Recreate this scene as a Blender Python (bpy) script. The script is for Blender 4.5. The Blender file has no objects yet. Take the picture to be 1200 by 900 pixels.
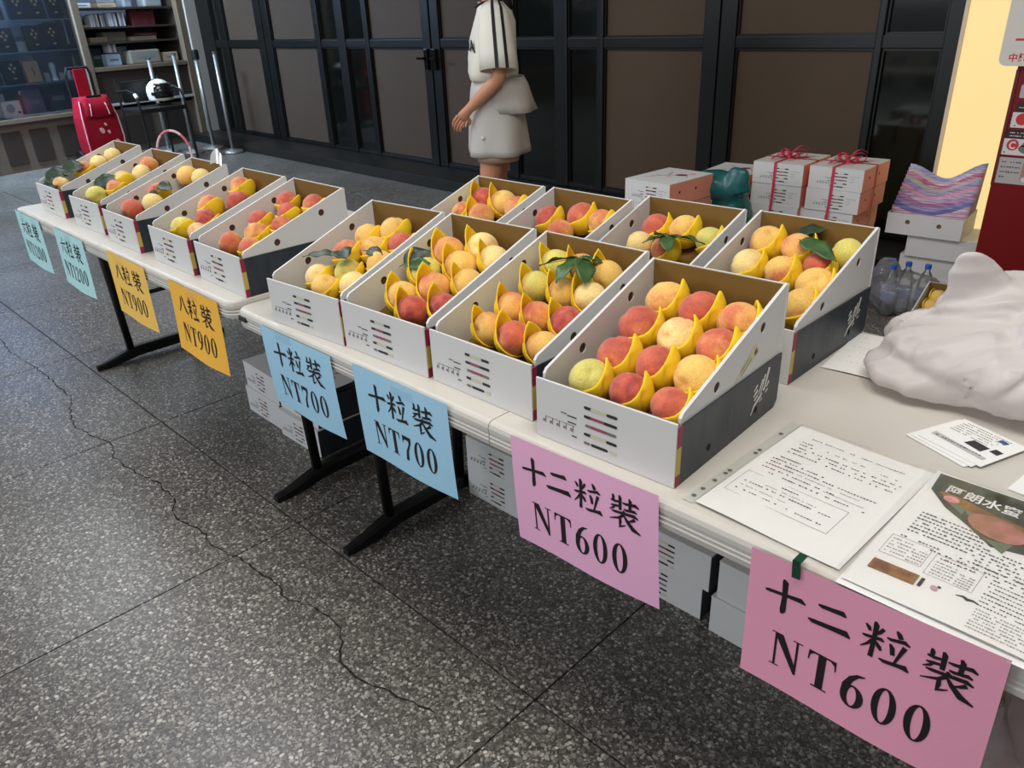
import bpy, bmesh, math, random
from mathutils import Vector, Matrix, noise
R = math.radians
PI = math.pi
rnd = random.Random(7)
scn = bpy.context.scene
COL = scn.collection

# ---------------------------------------------------------------- camera
cam_d = bpy.data.cameras.new('camera')
cam = bpy.data.objects.new('camera', cam_d)
COL.objects.link(cam)
cam_d.sensor_width = 36.0
cam_d.lens = 898.4 / 1200 * 36
cam_d.clip_start = 0.02
YAW, PITCH, ROLL = -0.7947, -0.4525, -0.0439
_sy, _cy, _sp, _cp = math.sin(YAW), math.cos(YAW), math.sin(PITCH), math.cos(PITCH)
F_ = Vector((_sy * _cp, _cy * _cp, _sp)); R_ = Vector((_cy, -_sy, 0)); U_ = R_.cross(F_)
R2 = R_ * math.cos(ROLL) + U_ * math.sin(ROLL); U2 = -R_ * math.sin(ROLL) + U_ * math.cos(ROLL)
mm = Matrix((R2, U2, -F_)).transposed().to_4x4()
mm.translation = Vector((1.777, -0.783, 1.377))
cam.matrix_world = mm
scn.camera = cam

# ---------------------------------------------------------------- world, lamps, exposure
w = bpy.data.worlds.new('world'); scn.world = w; w.use_nodes = True
w.node_tree.nodes['Background'].inputs[0].default_value = (0.86, 0.93, 1.0, 1)
w.node_tree.nodes['Background'].inputs[1].default_value = 0.16

def area(name, loc, target, size, power, color=(1, 1, 1), sy=None):
    l = bpy.data.lights.new(name, 'AREA'); l.energy = power; l.color = color
    l.shape = 'RECTANGLE'; l.size = size; l.size_y = sy or size
    o = bpy.data.objects.new(name, l); COL.objects.link(o)
    o.location = loc
    o.rotation_euler = (Vector(target) - Vector(loc)).to_track_quat('-Z', 'Y').to_euler()
    return o
area('entrance_daylight_and_fill', (-3.6, -4.6, 2.6), (-1.2, 0.4, 0.5), 3.6, 165, (0.86, 0.93, 1.0), 2.4)
area('entrance_daylight_and_fill', (2.2, -4.4, 2.2), (1.2, 0.2, 0.6), 2.6, 34, (0.98, 0.97, 1.0), 1.8)  # added fill for upright faces at right; only the lamp above is entrance daylight
area('ceiling_light', (-4.9, 0.9, 3.25), (-4.6, 1.0, 0.0), 2.2, 62, (0.92, 0.96, 1.0), 1.4)  # added overhead to brighten the floor at left
area('ceiling_light', (1.5, -0.35, 3.1), (1.1, 0.35, 0.7), 1.9, 56, (1.0, 0.94, 0.86), 1.2)
area('ceiling_light', (-1.6, 0.0, 3.2), (-1.4, 0.2, 0.0), 2.2, 52, (0.95, 0.97, 1.0), 1.2)
area('shop_front_fill', (-7.75, 1.0, 2.45), (-8.3, 1.9, 1.1), 1.1, 270, (0.50, 0.73, 1.0), 0.35)  # blue lamp added before the glass, standing in for reflected sky
area('shop_front_fill', (-8.25, 3.0, 2.5), (-8.5, 3.2, 1.1), .8, 22, (0.72, 0.86, 1.0), 0.3)  # second added lamp, brightens the shelves of the right bay

scn.view_settings.view_transform = 'Standard'
scn.view_settings.look = 'None'
scn.view_settings.exposure = 0.0
scn.view_settings.gamma = 1.0
scn.view_settings.use_curve_mapping = False

# ---------------------------------------------------------------- materials
def lin(c):
    def f(x):
        x /= 255.0
        return x / 12.92 if x <= 0.04045 else ((x + 0.055) / 1.055) ** 2.4
    return (f(c[0]), f(c[1]), f(c[2]), 1.0)
MATS = {}
def mat(name, rgb=(200, 200, 200), rough=0.6, metal=0.0, spec=0.4, var=0.0, vscale=30.0, bump=0.0, bscale=200.0,
        emit=None, estr=0.0, sheen=0.0, rgb2=None, stretch=None):
    if name in MATS: return MATS[name]
    m = bpy.data.materials.new(name); m.use_nodes = True; MATS[name] = m
    nt = m.node_tree; b = nt.nodes['Principled BSDF']
    b.inputs['Base Color'].default_value = lin(rgb)
    b.inputs['Roughness'].default_value = rough
    b.inputs['Metallic'].default_value = metal
    b.inputs['Specular IOR Level'].default_value = spec
    if sheen: b.inputs['Sheen Weight'].default_value = sheen
    tc = nt.nodes.new('ShaderNodeTexCoord')
    src = tc.outputs['Object']
    if stretch:
        mp = nt.nodes.new('ShaderNodeMapping'); mp.inputs['Scale'].default_value = stretch
        nt.links.new(src, mp.inputs['Vector']); src = mp.outputs['Vector']
    if var or rgb2:
        n = nt.nodes.new('ShaderNodeTexNoise'); n.inputs['Scale'].default_value = vscale; n.inputs['Detail'].default_value = 4
        nt.links.new(src, n.inputs['Vector'])
        mx = nt.nodes.new('ShaderNodeMix'); mx.data_type = 'RGBA'
        c = lin(rgb)
        if rgb2:
            mx.inputs[6].default_value = c; mx.inputs[7].default_value = lin(rgb2)
            mr = nt.nodes.new('ShaderNodeMapRange'); mr.inputs[1].default_value = .35; mr.inputs[2].default_value = .65
            nt.links.new(n.outputs['Fac'], mr.inputs[0]); nt.links.new(mr.outputs[0], mx.inputs[0])
        else:
            mx.inputs[6].default_value = tuple(x * (1 - var) for x in c[:3]) + (1,)
            mx.inputs[7].default_value = tuple(min(1, x * (1 + var)) for x in c[:3]) + (1,)
            nt.links.new(n.outputs['Fac'], mx.inputs[0])
        nt.links.new(mx.outputs[2], b.inputs['Base Color'])
    if bump:
        n2 = nt.nodes.new('ShaderNodeTexNoise'); n2.inputs['Scale'].default_value = bscale; n2.inputs['Detail'].default_value = 3
        nt.links.new(src, n2.inputs['Vector'])
        bp = nt.nodes.new('ShaderNodeBump'); bp.inputs['Strength'].default_value = bump; bp.inputs['Distance'].default_value = 0.004
        nt.links.new(n2.outputs['Fac'], bp.inputs['Height']); nt.links.new(bp.outputs['Normal'], b.inputs['Normal'])
    if emit:
        b.inputs['Emission Color'].default_value = lin(emit); b.inputs['Emission Strength'].default_value = estr
    return m

def film(name, rgb, opac, transl=0.5, rough=0.25, gloss=0.15, wrinkle=0.0):
    """thin plastic film: diffuse + translucent + gloss, partly see-through"""
    if name in MATS: return MATS[name]
    m = bpy.data.materials.new(name); m.use_nodes = True; MATS[name] = m
    nt = m.node_tree; nt.nodes.remove(nt.nodes['Principled BSDF']); out = nt.nodes['Material Output']
    d = nt.nodes.new('ShaderNodeBsdfDiffuse'); d.inputs[0].default_value = lin(rgb)
    t = nt.nodes.new('ShaderNodeBsdfTranslucent'); t.inputs[0].default_value = lin(rgb)
    g = nt.nodes.new('ShaderNodeBsdfGlossy'); g.inputs['Roughness'].default_value = rough
    tr = nt.nodes.new('ShaderNodeBsdfTransparent')
    m1 = nt.nodes.new('ShaderNodeMixShader'); m1.inputs[0].default_value = transl
    nt.links.new(d.outputs[0], m1.inputs[1]); nt.links.new(t.outputs[0], m1.inputs[2])
    m2 = nt.nodes.new('ShaderNodeMixShader'); m2.inputs[0].default_value = opac
    nt.links.new(tr.outputs[0], m2.inputs[1]); nt.links.new(m1.outputs[0], m2.inputs[2])
    fr = nt.nodes.new('ShaderNodeFresnel'); fr.inputs[0].default_value = 1.45
    ma = nt.nodes.new('ShaderNodeMath'); ma.operation = 'MULTIPLY'; ma.inputs[1].default_value = gloss * 6
    nt.links.new(fr.outputs[0], ma.inputs[0])
    m3 = nt.nodes.new('ShaderNodeMixShader'); nt.links.new(ma.outputs[0], m3.inputs[0])
    nt.links.new(m2.outputs[0], m3.inputs[1]); nt.links.new(g.outputs[0], m3.inputs[2])
    nt.links.new(m3.outputs[0], out.inputs[0])
    if wrinkle:
        tc = nt.nodes.new('ShaderNodeTexCoord')
        n2 = nt.nodes.new('ShaderNodeTexNoise'); n2.noise_type = 'RIDGED_MULTIFRACTAL'; n2.inputs['Scale'].default_value = 7; n2.inputs['Detail'].default_value = 3
        n2.inputs['Distortion'].default_value = .6
        mp = nt.nodes.new('ShaderNodeMapping'); mp.inputs['Rotation'].default_value = (0, R(-28), R(20)); mp.inputs['Scale'].default_value = (.8, 2.2, 2.6)
        nt.links.new(tc.outputs['Object'], mp.inputs['Vector']); nt.links.new(mp.outputs['Vector'], n2.inputs['Vector'])
        bp = nt.nodes.new('ShaderNodeBump'); bp.inputs['Strength'].default_value = wrinkle; bp.inputs['Distance'].default_value = 0.02
        nt.links.new(n2.outputs['Fac'], bp.inputs['Height'])
        for x in (d, t, g): nt.links.new(bp.outputs['Normal'], x.inputs['Normal'])
        nt.links.new(bp.outputs['Normal'], fr.inputs['Normal'])
    return m

# ---------------------------------------------------------------- mesh helpers
class MB:
    def __init__(s):
        s.v = []; s.f = []; s.m = []
    def add(s, vs, fs, mi=0):
        o = len(s.v); s.v += [tuple(x) for x in vs]
        for f in fs: s.f.append(tuple(o + i for i in f)); s.m.append(mi)
        return s
    def box(s, c, d, mi=0, rot=None, bev=0.0):
        bm = bmesh.new(); bmesh.ops.create_cube(bm, size=1)
        for v in bm.verts: v.co = Vector((v.co.x * d[0], v.co.y * d[1], v.co.z * d[2]))
        if bev: bmesh.ops.bevel(bm, geom=list(bm.edges), offset=bev, segments=2, profile=.6, affect='EDGES')
        M = Matrix.Translation(Vector(c))
        if rot is not None: M = M @ (rot if isinstance(rot, Matrix) else Matrix.Rotation(rot, 4, 'Z'))
        bm.verts.index_update()
        s.add([M @ v.co for v in bm.verts], [[v.index for v in f.verts] for f in bm.faces], mi); bm.free(); return s
    def span(s, x0, x1, y0, y1, z0, z1, mi=0, bev=0.0):
        return s.box(((x0 + x1) / 2, (y0 + y1) / 2, (z0 + z1) / 2), (abs(x1 - x0), abs(y1 - y0), abs(z1 - z0)), mi, None, bev)
    def loft(s, rings, mi=0, closed=True, cap0=True, cap1=True):
        n = len(rings[0]); vs = [p for r in rings for p in r]; fs = []
        for i in range(len(rings) - 1):
            for j in range(n if closed else n - 1):
                a = i * n + j; b = i * n + (j + 1) % n
                fs.append((a, b, b + n, a + n))
        if cap0: fs.append(tuple(range(n))[::-1])
        if cap1: fs.append(tuple((len(rings) - 1) * n + j for j in range(n)))
        return s.add(vs, fs, mi)
    def tube(s, pts, r, n=8, mi=0, cap=True):
        pts = [Vector(p) for p in pts]; rings = []; up = None
        for i, p in enumerate(pts):
            d = (pts[min(i + 1, len(pts) - 1)] - pts[max(i - 1, 0)]).normalized()
            if up is None:
                up = d.orthogonal().normalized()
            up = (up - d * up.dot(d)).normalized(); side = d.cross(up)
            rr = r[i] if isinstance(r, (list, tuple)) else r
            rings.append([p + up * math.cos(2 * PI * k / n) * rr + side * math.sin(2 * PI * k / n) * rr for k in range(n)])
        return s.loft(rings, mi, True, cap, cap)
    def lathe(s, prof, c=(0, 0, 0), n=20, mi=0):
        rings = [[(c[0] + r * math.cos(2 * PI * k / n), c[1] + r * math.sin(2 * PI * k / n), c[2] + z) for k in range(n)] for r, z in prof]
        return s.loft(rings, mi)
    def prism(s, poly, h0, h1, axes='xy', mi=0):
        def P(a, b, h):
            return {'xy': (a, b, h), 'xz': (a, h, b), 'yz': (h, a, b)}[axes]
        n = len(poly); vs = [P(a, b, h0) for a, b in poly] + [P(a, b, h1) for a, b in poly]
        fs = [tuple(range(n))[::-1], tuple(range(n, 2 * n))] + [(i, (i + 1) % n, (i + 1) % n + n, i + n) for i in range(n)]
        return s.add(vs, fs, mi)
    def grid(s, fn, nu, nv, mi=0):
        vs = [fn(i / nu, j / nv) for j in range(nv + 1) for i in range(nu + 1)]
        fs = [(j * (nu + 1) + i, j * (nu + 1) + i + 1, (j + 1) * (nu + 1) + i + 1, (j + 1) * (nu + 1) + i) for j in range(nv) for i in range(nu)]
        return s.add(vs, fs, mi)
    def ball(s, c, r, n=12, m=8, mi=0):
        rx, ry, rz = (r, r, r) if not isinstance(r, (tuple, list)) else r
        rings = []
        for i in range(m + 1):
            t = PI * min(max(i / m, .012), .988)
            rings.append([(c[0] + rx * math.sin(t) * math.cos(2 * PI * k / n), c[1] + ry * math.sin(t) * math.sin(2 * PI * k / n), c[2] - rz * math.cos(t)) for k in range(n)])
        return s.loft(rings, mi)
    def obj(s, name, mats, parent=None, loc=(0, 0, 0), rot=(0, 0, 0), smooth=False, solid=0.0, fix=True):
        me = bpy.data.meshes.new(name); me.from_pydata(s.v, [], s.f)
        for m in (mats if isinstance(mats, (list, tuple)) else [mats]): me.materials.append(m)
        for p, i in zip(me.polygons, s.m): p.material_index = i; p.use_smooth = smooth
        if fix:
            bm = bmesh.new(); bm.from_mesh(me); bmesh.ops.recalc_face_normals(bm, faces=bm.faces); bm.to_mesh(me); bm.free()
        o = bpy.data.objects.new(name, me); COL.objects.link(o)
        o.location = loc; o.rotation_euler = rot if not isinstance(rot, (int, float)) else (0, 0, rot)
        if parent: o.parent = parent
        if solid:
            md = o.modifiers.new('thickness', 'SOLIDIFY'); md.thickness = solid; md.offset = 0
        if smooth == 'auto':
            pass
        return o

def empty(name, loc=(0, 0, 0), rot=0.0):
    o = bpy.data.objects.new(name, None); COL.objects.link(o); o.location = loc
    o.rotation_euler = (0, 0, rot) if isinstance(rot, (int, float)) else rot
    o.empty_display_size = 0.05
    return o
def tag(o, label=None, cat=None, group=None, kind=None):
    if label: o['label'] = label
    if cat: o['category'] = cat
    if group: o['group'] = group
    if kind: o['kind'] = kind
    return o
def copy_tree(o, parent=None):
    c = o.copy(); COL.objects.link(c)
    if parent: c.parent = parent
    for ch in list(o.children): copy_tree(ch, c)
    return c
def bake(o):
    """apply an object's modifiers and hand back the plain mesh"""
    dg = bpy.context.evaluated_depsgraph_get(); dg.update()
    me = bpy.data.meshes.new_from_object(o.evaluated_get(dg))
    o.modifiers.clear(); old = o.data; o.data = me
    return o
def shade(o, s=True):
    for p in o.data.polygons: p.use_smooth = s
    return o
def arc(cx, cy, r, a0, a1, n):
    return [(cx + r * math.cos(a0 + (a1 - a0) * i / n), cy + r * math.sin(a0 + (a1 - a0) * i / n)) for i in range(n + 1)]
def rrect(x0, x1, y0, y1, r, n=5):
    return arc(x1 - r, y0 + r, r, -PI / 2, 0, n) + arc(x1 - r, y1 - r, r, 0, PI / 2, n) + arc(x0 + r, y1 - r, r, PI / 2, PI, n) + arc(x0 + r, y0 + r, r, PI, 1.5 * PI, n)
# ================================================================ FLOOR
def terrazzo():
    m = bpy.data.materials.new('terrazzo'); m.use_nodes = True; nt = m.node_tree; b = nt.nodes['Principled BSDF']
    L = nt.links.new
    g = nt.nodes.new('ShaderNodeNewGeometry')
    wn = nt.nodes.new('ShaderNodeTexNoise'); wn.inputs['Scale'].default_value = 60; L(g.outputs['Position'], wn.inputs['Vector'])
    va = nt.nodes.new('ShaderNodeVectorMath'); va.operation = 'MULTIPLY_ADD'; va.inputs[1].default_value = (.012, .012, .012)
    L(wn.outputs['Color'], va.inputs[0]); L(g.outputs['Position'], va.inputs[2])
    def chips(scale, stops):
        v = nt.nodes.new('ShaderNodeTexVoronoi'); v.inputs['Scale'].default_value = scale; L(va.outputs[0], v.inputs['Vector'])
        sp = nt.nodes.new('ShaderNodeSeparateColor'); L(v.outputs['Color'], sp.inputs[0])
        cr = nt.nodes.new('ShaderNodeValToRGB'); cr.color_ramp.interpolation = 'CONSTANT'
        e = cr.color_ramp.elements
        while len(e) < len(stops): e.new(0.5)
        for i, (p, c) in enumerate(stops): e[i].position = p; e[i].color = lin(c)
        L(sp.outputs[0], cr.inputs[0])
        return v, cr
    v1, c1 = chips(97, [(0, (84, 81, 77)), (.22, (106, 102, 96)), (.46, (128, 123, 116)), (.68, (150, 145, 137)), (.84, (168, 162, 153)), (.95, (190, 184, 175))])
    v2, c2 = chips(260, [(0, (62, 60, 57)), (.45, (88, 85, 80)), (.8, (120, 115, 108)), (.94, (158, 152, 144))])
    mr = nt.nodes.new('ShaderNodeMapRange'); mr.inputs[1].default_value = .38; mr.inputs[2].default_value = .50
    L(v1.outputs['Distance'], mr.inputs[0])
    mx = nt.nodes.new('ShaderNodeMix'); mx.data_type = 'RGBA'; L(mr.outputs[0], mx.inputs[0]); L(c1.outputs[0], mx.inputs[6]); L(c2.outputs[0], mx.inputs[7])
    bn = nt.nodes.new('ShaderNodeTexNoise'); bn.inputs['Scale'].default_value = 1.7; bn.inputs['Detail'].default_value = 5; L(g.outputs['Position'], bn.inputs['Vector'])
    r2 = nt.nodes.new('ShaderNodeMapRange'); r2.inputs[1].default_value = .3; r2.inputs[2].default_value = .7; r2.inputs[3].default_value = .86; r2.inputs[4].default_value = 1.1
    L(bn.outputs['Fac'], r2.inputs[0])
    ml = nt.nodes.new('ShaderNodeMix'); ml.data_type = 'RGBA'; ml.blend_type = 'MULTIPLY'; ml.inputs[0].default_value = 1
    L(mx.outputs[2], ml.inputs[6]); L(r2.outputs[0], ml.inputs[7]); L(ml.outputs[2], b.inputs['Base Color'])
    r3 = nt.nodes.new('ShaderNodeMapRange'); r3.inputs[3].default_value = .2; r3.inputs[4].default_value = .42; L(bn.outputs['Fac'], r3.inputs[0])
    L(r3.outputs[0], b.inputs['Roughness']); b.inputs['Specular IOR Level'].default_value = .45
    return m
M_terr = terrazzo()
M_joint = mat('floor_joint', (44, 41, 38), .9)
fl = MB().span(-11, 5, -5, 5.2, -.12, -.010).obj('floor', M_joint); tag(fl, kind='structure')
T = .9855
tile_me = None
GAP = .0045
for i in range(-11, 5):
    for j in range(-5, 5):
        x0 = -.068 + i * T + .0; y0 = .09 + j * T
        if tile_me is None:
            t = MB().box((0, 0, -.008), (T - GAP, T - GAP, .016), 0, None, .0015).obj('floor_tile', M_terr, fl); tile_me = t.data
        else:
            t = bpy.data.objects.new('floor_tile', tile_me); COL.objects.link(t); t.parent = fl
        t.location = (x0 + T / 2, y0 + T / 2, 0)
# the wandering crack that runs along the tiles in front of the tables
ck = [(-2.9, -.05), (-2.344, -.099), (-1.95, -.07), (-1.559, -.073), (-1.43, -.125), (-1.306, -.155), (-1.18, -.14), (-1.034, -.11), (-.92, -.14), (-.794, -.135), (-.62, -.105), (-.49, -.109), (-.43, -.14), (-.387, -.154), (-.25, -.13), (-.15, -.14), (-.047, -.117), (.111, -.098), (.2, -.115), (.31, -.076), (.41, -.082), (.47, -.118), (.50, -.138), (.565, -.142), (.66, -.115), (.80, -.085)]
pts = []
for (a, b) in zip(ck[:-1], ck[1:]):
    n = max(2, int(math.dist(a, b) / .018))
    for k in range(n):
        t = k / n; j = .006
        pts.append((a[0] + (b[0] - a[0]) * t + rnd.uniform(-j, j) * .5, a[1] + (b[1] - a[1]) * t + rnd.uniform(-j, j)))
b_ = MB()
for k in range(len(pts) - 1):
    p, q = Vector(pts[k]), Vector(pts[k + 1]); d = (q - p).normalized(); n_ = Vector((-d.y, d.x))
    w0 = .0022 * (.45 + rnd.random()); w1 = w0
    z = .0006
    b_.add([(*(p + n_ * w0 - d * .002), z), (*(p - n_ * w0 - d * .002), z), (*(q - n_ * w1 + d * .002), z), (*(q + n_ * w1 + d * .002), z)], [(0, 1, 2, 3)])
cr = b_.obj('floor_crack', mat('crack_dirt', (38, 35, 32), .95), fl); cr['kind'] = 'stuff'

# ================================================================ DOOR WALL (at the back)
WA = -.034
def DW(u, d, z): # wall frame: u along, d towards the hall, z up
    c, s = math.cos(WA), math.sin(WA)
    return (c * u + s * d, 3.87 + s * u - c * d, z)
M_frame = mat('black_door_frame', (17, 17, 16), .4, 0, .32)
M_brown = mat('brown_board', (72, 59, 49), .62, 0, .3, var=.12, vscale=2.2, bump=.06, bscale=300)
M_brown2 = mat('brown_board_warm', (74, 58, 42), .62, 0, .3, var=.12, vscale=2.2, bump=.06, bscale=300)
M_dglass = mat('dark_glass', (13, 16, 13), .08, 0, .7)
M_wblack = mat('black_wall', (12, 12, 11), .7)
wb = MB().span(-9.6, 1.6, .10, .22, 0, 3.2).obj('wall_back', M_wblack, None, (0, 3.87, 0), WA); tag(wb, kind='structure')
# raised sill the doors stand on
st = MB().span(-9.3, 2.6, -.43, .10, 0, .095, 0, .004).obj('trim_1', mat('dark_sill_stone', (27, 25, 21), .45), None, (0, 3.87, 0), WA); tag(st, kind='structure')
Z0, ZT = .098, 2.75
def door(n, posts, panels):
    d = empty('door_%d' % n, (0, 3.87, 0), WA); tag(d, kind='structure')
    ua = min(p[0] for p in posts); ub = max(p[1] for p in posts)
    for (a, b) in posts:
        MB().span(a, b, -.03, .06, Z0, ZT, 0, .006).obj('frame_post', M_frame, d)
    MB().span(ua, ub, -.022, .05, 1.115, 1.182, 0, .005).obj('middle_rail', M_frame, d)
    MB().span(ua, ub, -.022, .05, Z0, .128, 0, .004).obj('bottom_rail', M_frame, d)
    MB().span(ua, ub, -.022, .05, ZT - .08, ZT, 0, .004).obj('top_rail', M_frame, d)
    for (a, b, k) in panels:
        m = {'b': M_brown, 'w': M_brown2, 'g': M_dglass}[k]; nm = 'glass_pane' if k == 'g' else 'board_panel'
        MB().span(a - .01, b + .01, .005, .025, .12, 1.12, 0).obj(nm, m, d)
        MB().span(a - .01, b + .01, .005, .025, 1.175, ZT - .07, 0).obj(nm, m, d)
        for (z0, z1) in ((.128, 1.115), (1.182, ZT - .08)):
            MB().prism([(a, z0), (b, z0), (b, z1), (a, z1), (a, z0), (a + .012, z0 + .012), (a + .012, z1 - .012), (b - .012, z1 - .012), (b - .012, z0 + .012), (a + .012, z0 + .012)], -.012, .004, 'xz').obj('glazing_bead', M_frame, d)
    return d
door(1, [(-8.72, -8.28), (-7.99, -7.93), (-7.12, -6.97)], [(-8.28, -7.99, 'g'), (-7.93, -7.12, 'b')])
door(2, [(-6.95, -6.80), (-5.85, -5.75), (-5.42, -5.28), (-4.94, -4.90)], [(-6.80, -5.85, 'b'), (-5.75, -5.42, 'g'), (-5.28, -4.94, 'g')])
d3 = door(3, [(-4.90, -4.86), (-4.02, -3.91)], [(-4.86, -4.02, 'b')])
d4 = door(4, [(-3.89, -3.78), (-2.95, -2.84), (-2.41, -2.28), (-1.99, -1.94)], [(-3.78, -2.95, 'b'), (-2.84, -2.41, 'g'), (-2.28, -1.99, 'g')])
door(5, [(-1.94, -1.93), (-1.10, -.99)], [(-1.93, -1.10, 'w')])
door(6, [(-.98, -.87), (-.01, .03), (.34, .42)], [(-.87, -.01, 'w'), (.03, .34, 'g')])
M_chrome = mat('chrome', (196, 198, 200), .18, 1.0)
M_steel = mat('brushed_steel', (176, 176, 174), .42, .85)
for d, ux in ((d3, -3.955), (d4, -3.84)):
    hb = MB()
    hb.box((ux, -.045, 1.02), (.05, .03, .17), 0, None, .006)
    hb.tube([(ux, -.06, 1.03), (ux, -.10, 1.03), (ux + (.07 if d is d4 else -.07), -.10, 1.03)], .011, 8)
    hb.obj('lever_handle', mat('dark_lever', (40, 40, 42), .25, .8), d, smooth=False)
# luminous wall panel at the right end
gp = empty('wall_right', (0, 3.87, 0), WA); tag(gp, kind='structure')
MB().span(.43, 1.6, -.02, .06, .10, 2.9).obj('lit_panel', mat('lit_cream_panel', (70, 62, 46), .4, emit=(250, 222, 152), estr=.98), gp)
MB().span(.415, .432, -.035, .06, .10, 2.9).obj('panel_edge_trim', mat('warm_edge', (226, 205, 178), .4), gp)

# ================================================================ BOOKSHOP FRONT (left)
S0 = Vector((-8.02, 1.30, 0)); SD = Vector((-.235, .972, 0)).normalized(); SR = math.atan2(SD.y, SD.x)
SB = Vector((-SD.y, SD.x, 0))   # into the shop
M_wood = mat('grey_brown_wood', (104, 92, 82), .55, 0, .35, var=.18, vscale=5, stretch=(1, 1, 8))
M_wood2 = mat('wood_frame', (112, 98, 82), .5, 0, .35, var=.15, vscale=5, stretch=(6, 6, 1))
M_woodd = mat('dark_brown_wood', (58, 49, 43), .55, 0, .35, var=.18, vscale=5)
M_sill = mat('pale_ledge', (170, 168, 162), .4, 0, .4, var=.1)
wl = empty('wall_left', S0, SR); tag(wl, kind='structure')
MB().span(-3.5, 2.72, .02, .55, .0, .50).obj('base_cabinet', M_wood, wl)
MB().span(-3.5, 1.34, -.03, .58, .50, .545, 0, .004).obj('display_sill', M_wood2, wl)
MB().span(1.34, 2.68, -.02, .06, .545, .575, 0, .004).obj('ledge', M_sill, wl)
MB().span(1.34, 2.68, .0, .06, .575, .93).obj('apron_board', M_woodd, wl)
MB().span(1.34, 2.68, -.03, .50, .93, .975, 0, .004).obj('counter_ledge', M_wood2, wl)
MB().span(-3.5, 2.72, .56, .62, .5, 3.0).obj('back_board', mat('shop_back', (92, 102, 120), .7, var=.2, vscale=3), wl)
MB().span(-3.5, 2.72, -.06, .62, 2.6, 3.2).obj('fascia', M_woodd, wl)
for a, b, z0 in ((1.27, 1.355, .5), (2.64, 2.72, .0)):
    MB().span(a, b, -.035, .05, z0, 2.65, 0, .006).obj('frame_post', M_wood2, wl)
MB().span(2.66, 2.72, .0, .56, .5, 2.62).obj('bay_side', M_woodd, wl)
MB().span(1.345, 1.36, .04, .56, .97, 2.62).obj('bay_side', M_woodd, wl)
for k in range(7): # framed base panels
    a = -2.95 + k * .62
    for (x0, x1, z0, z1) in ((a, a + .2, .08, .42), (a + .30, a + .50, .08, .42)):
        MB().span(x0, x1, .004, .022, z0, z1, 0, .003).obj('base_panel', M_woodd, wl)
for a in (1.55, 2.1):
    MB().span(a, a + .42, .004, .022, .08, .42, 0, .003).obj('base_panel', M_woodd, wl)
M_shelf = mat('glass_shelf', (96, 122, 150), .1, 0, .6)
for z in (.875, 1.19, 1.50, 1.82):
    MB().span(-3.4, 1.26, .04, .40, z - .012, z).obj('glass_shelf', M_shelf, wl)
for z, x0 in ((1.235, 1.37), (1.40, 1.37), (1.60, 1.37)):
    MB().span(x0, 2.63, .06, .5, z - .022, z, 0, .002).obj('book_shelf', M_woodd, wl)
M_pane = film('clear_pane', (190, 215, 240), .02, .2, .03, .16)
wn = MB().span(-3.4, 1.27, .002, .008, .545, 2.6).obj('window_1', M_pane, None, S0, SR); tag(wn, kind='structure')
pl = MB().span(2.735, 2.965, -.06, .4, 0, 3.0, 0, .004).obj('wall_pillar', mat('plaster_pillar', (176, 170, 162), .7, var=.06), None, S0, SR)
pl.name = 'trim_2'; tag(pl, kind='structure')

def SP(s, z, back=0.0):
    p = S0 + SD * s + SB * back
    return (p.x, p.y, z)
# ================================================================ FOLDING TABLES
TZ = .74
M_plastic = mat('table_plastic', (196, 192, 184), .38, 0, .4, var=.035, vscale=7, bump=.05, bscale=500)
M_leg = mat('black_steel', (20, 20, 21), .38, .3, .5)
M_slot = mat('dark_slot', (34, 33, 32), .6)
def table_half(w, left_round, right_round, parent, lab=None):
    """one moulded half of a fold-in-half table top: rounded rim, vertical ribbed skirt"""
    D = .80
    def outline(ins):
        r = .035
        x0, x1, y0, y1 = ins if left_round else 0, w - (ins if right_round else 0), ins, D - ins
        rr = max(.004, r - ins)
        p = []
        p += arc(x1 - rr, y0 + rr, rr, -PI / 2, 0, 5) if right_round else [(x1, y0)] * 6
        p += arc(x1 - rr, y1 - rr, rr, 0, PI / 2, 5) if right_round else [(x1, y1)] * 6
        p += arc(x0 + rr, y1 - rr, rr, PI / 2, PI, 5) if left_round else [(x0, y1)] * 6
        p += arc(x0 + rr, y0 + rr, rr, PI, 1.5 * PI, 5) if left_round else [(x0, y0)] * 6
        return p
    prof = [(.013, -.046), (.002, -.046), (.0, -.036), (.002, -.034), (.002, -.030), (.0, -.028), (.002, -.026), (.002, -.022), (.0, -.020), (.0, -.012), (.0022, -.005), (.006, -.0015), (.012, 0)]
    rings = [[(x, y, z) for x, y in outline(i)] for i, z in prof]
    b = MB().loft(rings, 0, True, True, True)
    o = b.obj('tabletop', M_plastic, parent)
    bm = bmesh.new(); bm.from_mesh(o.data); bmesh.ops.remove_doubles(bm, verts=bm.verts, dist=.00005); bmesh.ops.recalc_face_normals(bm, faces=bm.faces); bm.to_mesh(o.data); bm.free()
    return o
def foot(parent, x, y0, y1):
    """arched black floor bar of a T leg"""
    n = 16; rings = []
    for i in range(n + 1):
        t = i / n; y = y0 + (y1 - y0) * t; e = min(t, 1 - t) / .34
        k = min(1, e); k = k * k * (3 - 2 * k)
        zc = .012 + .030 * k; hh = (.012 + .010 * min(1, e * 1.3)) ; hw = .012 + .008 * min(1, e * 2)
        rings.append([(x - hw, y, zc - hh), (x + hw, y, zc - hh), (x + hw * 1.0, y, zc + hh * .5), (x + hw * .6, y, zc + hh), (x - hw * .6, y, zc + hh), (x - hw, y, zc + hh * .5)])
    return MB().loft(rings).obj('foot', M_leg, parent)
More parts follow.
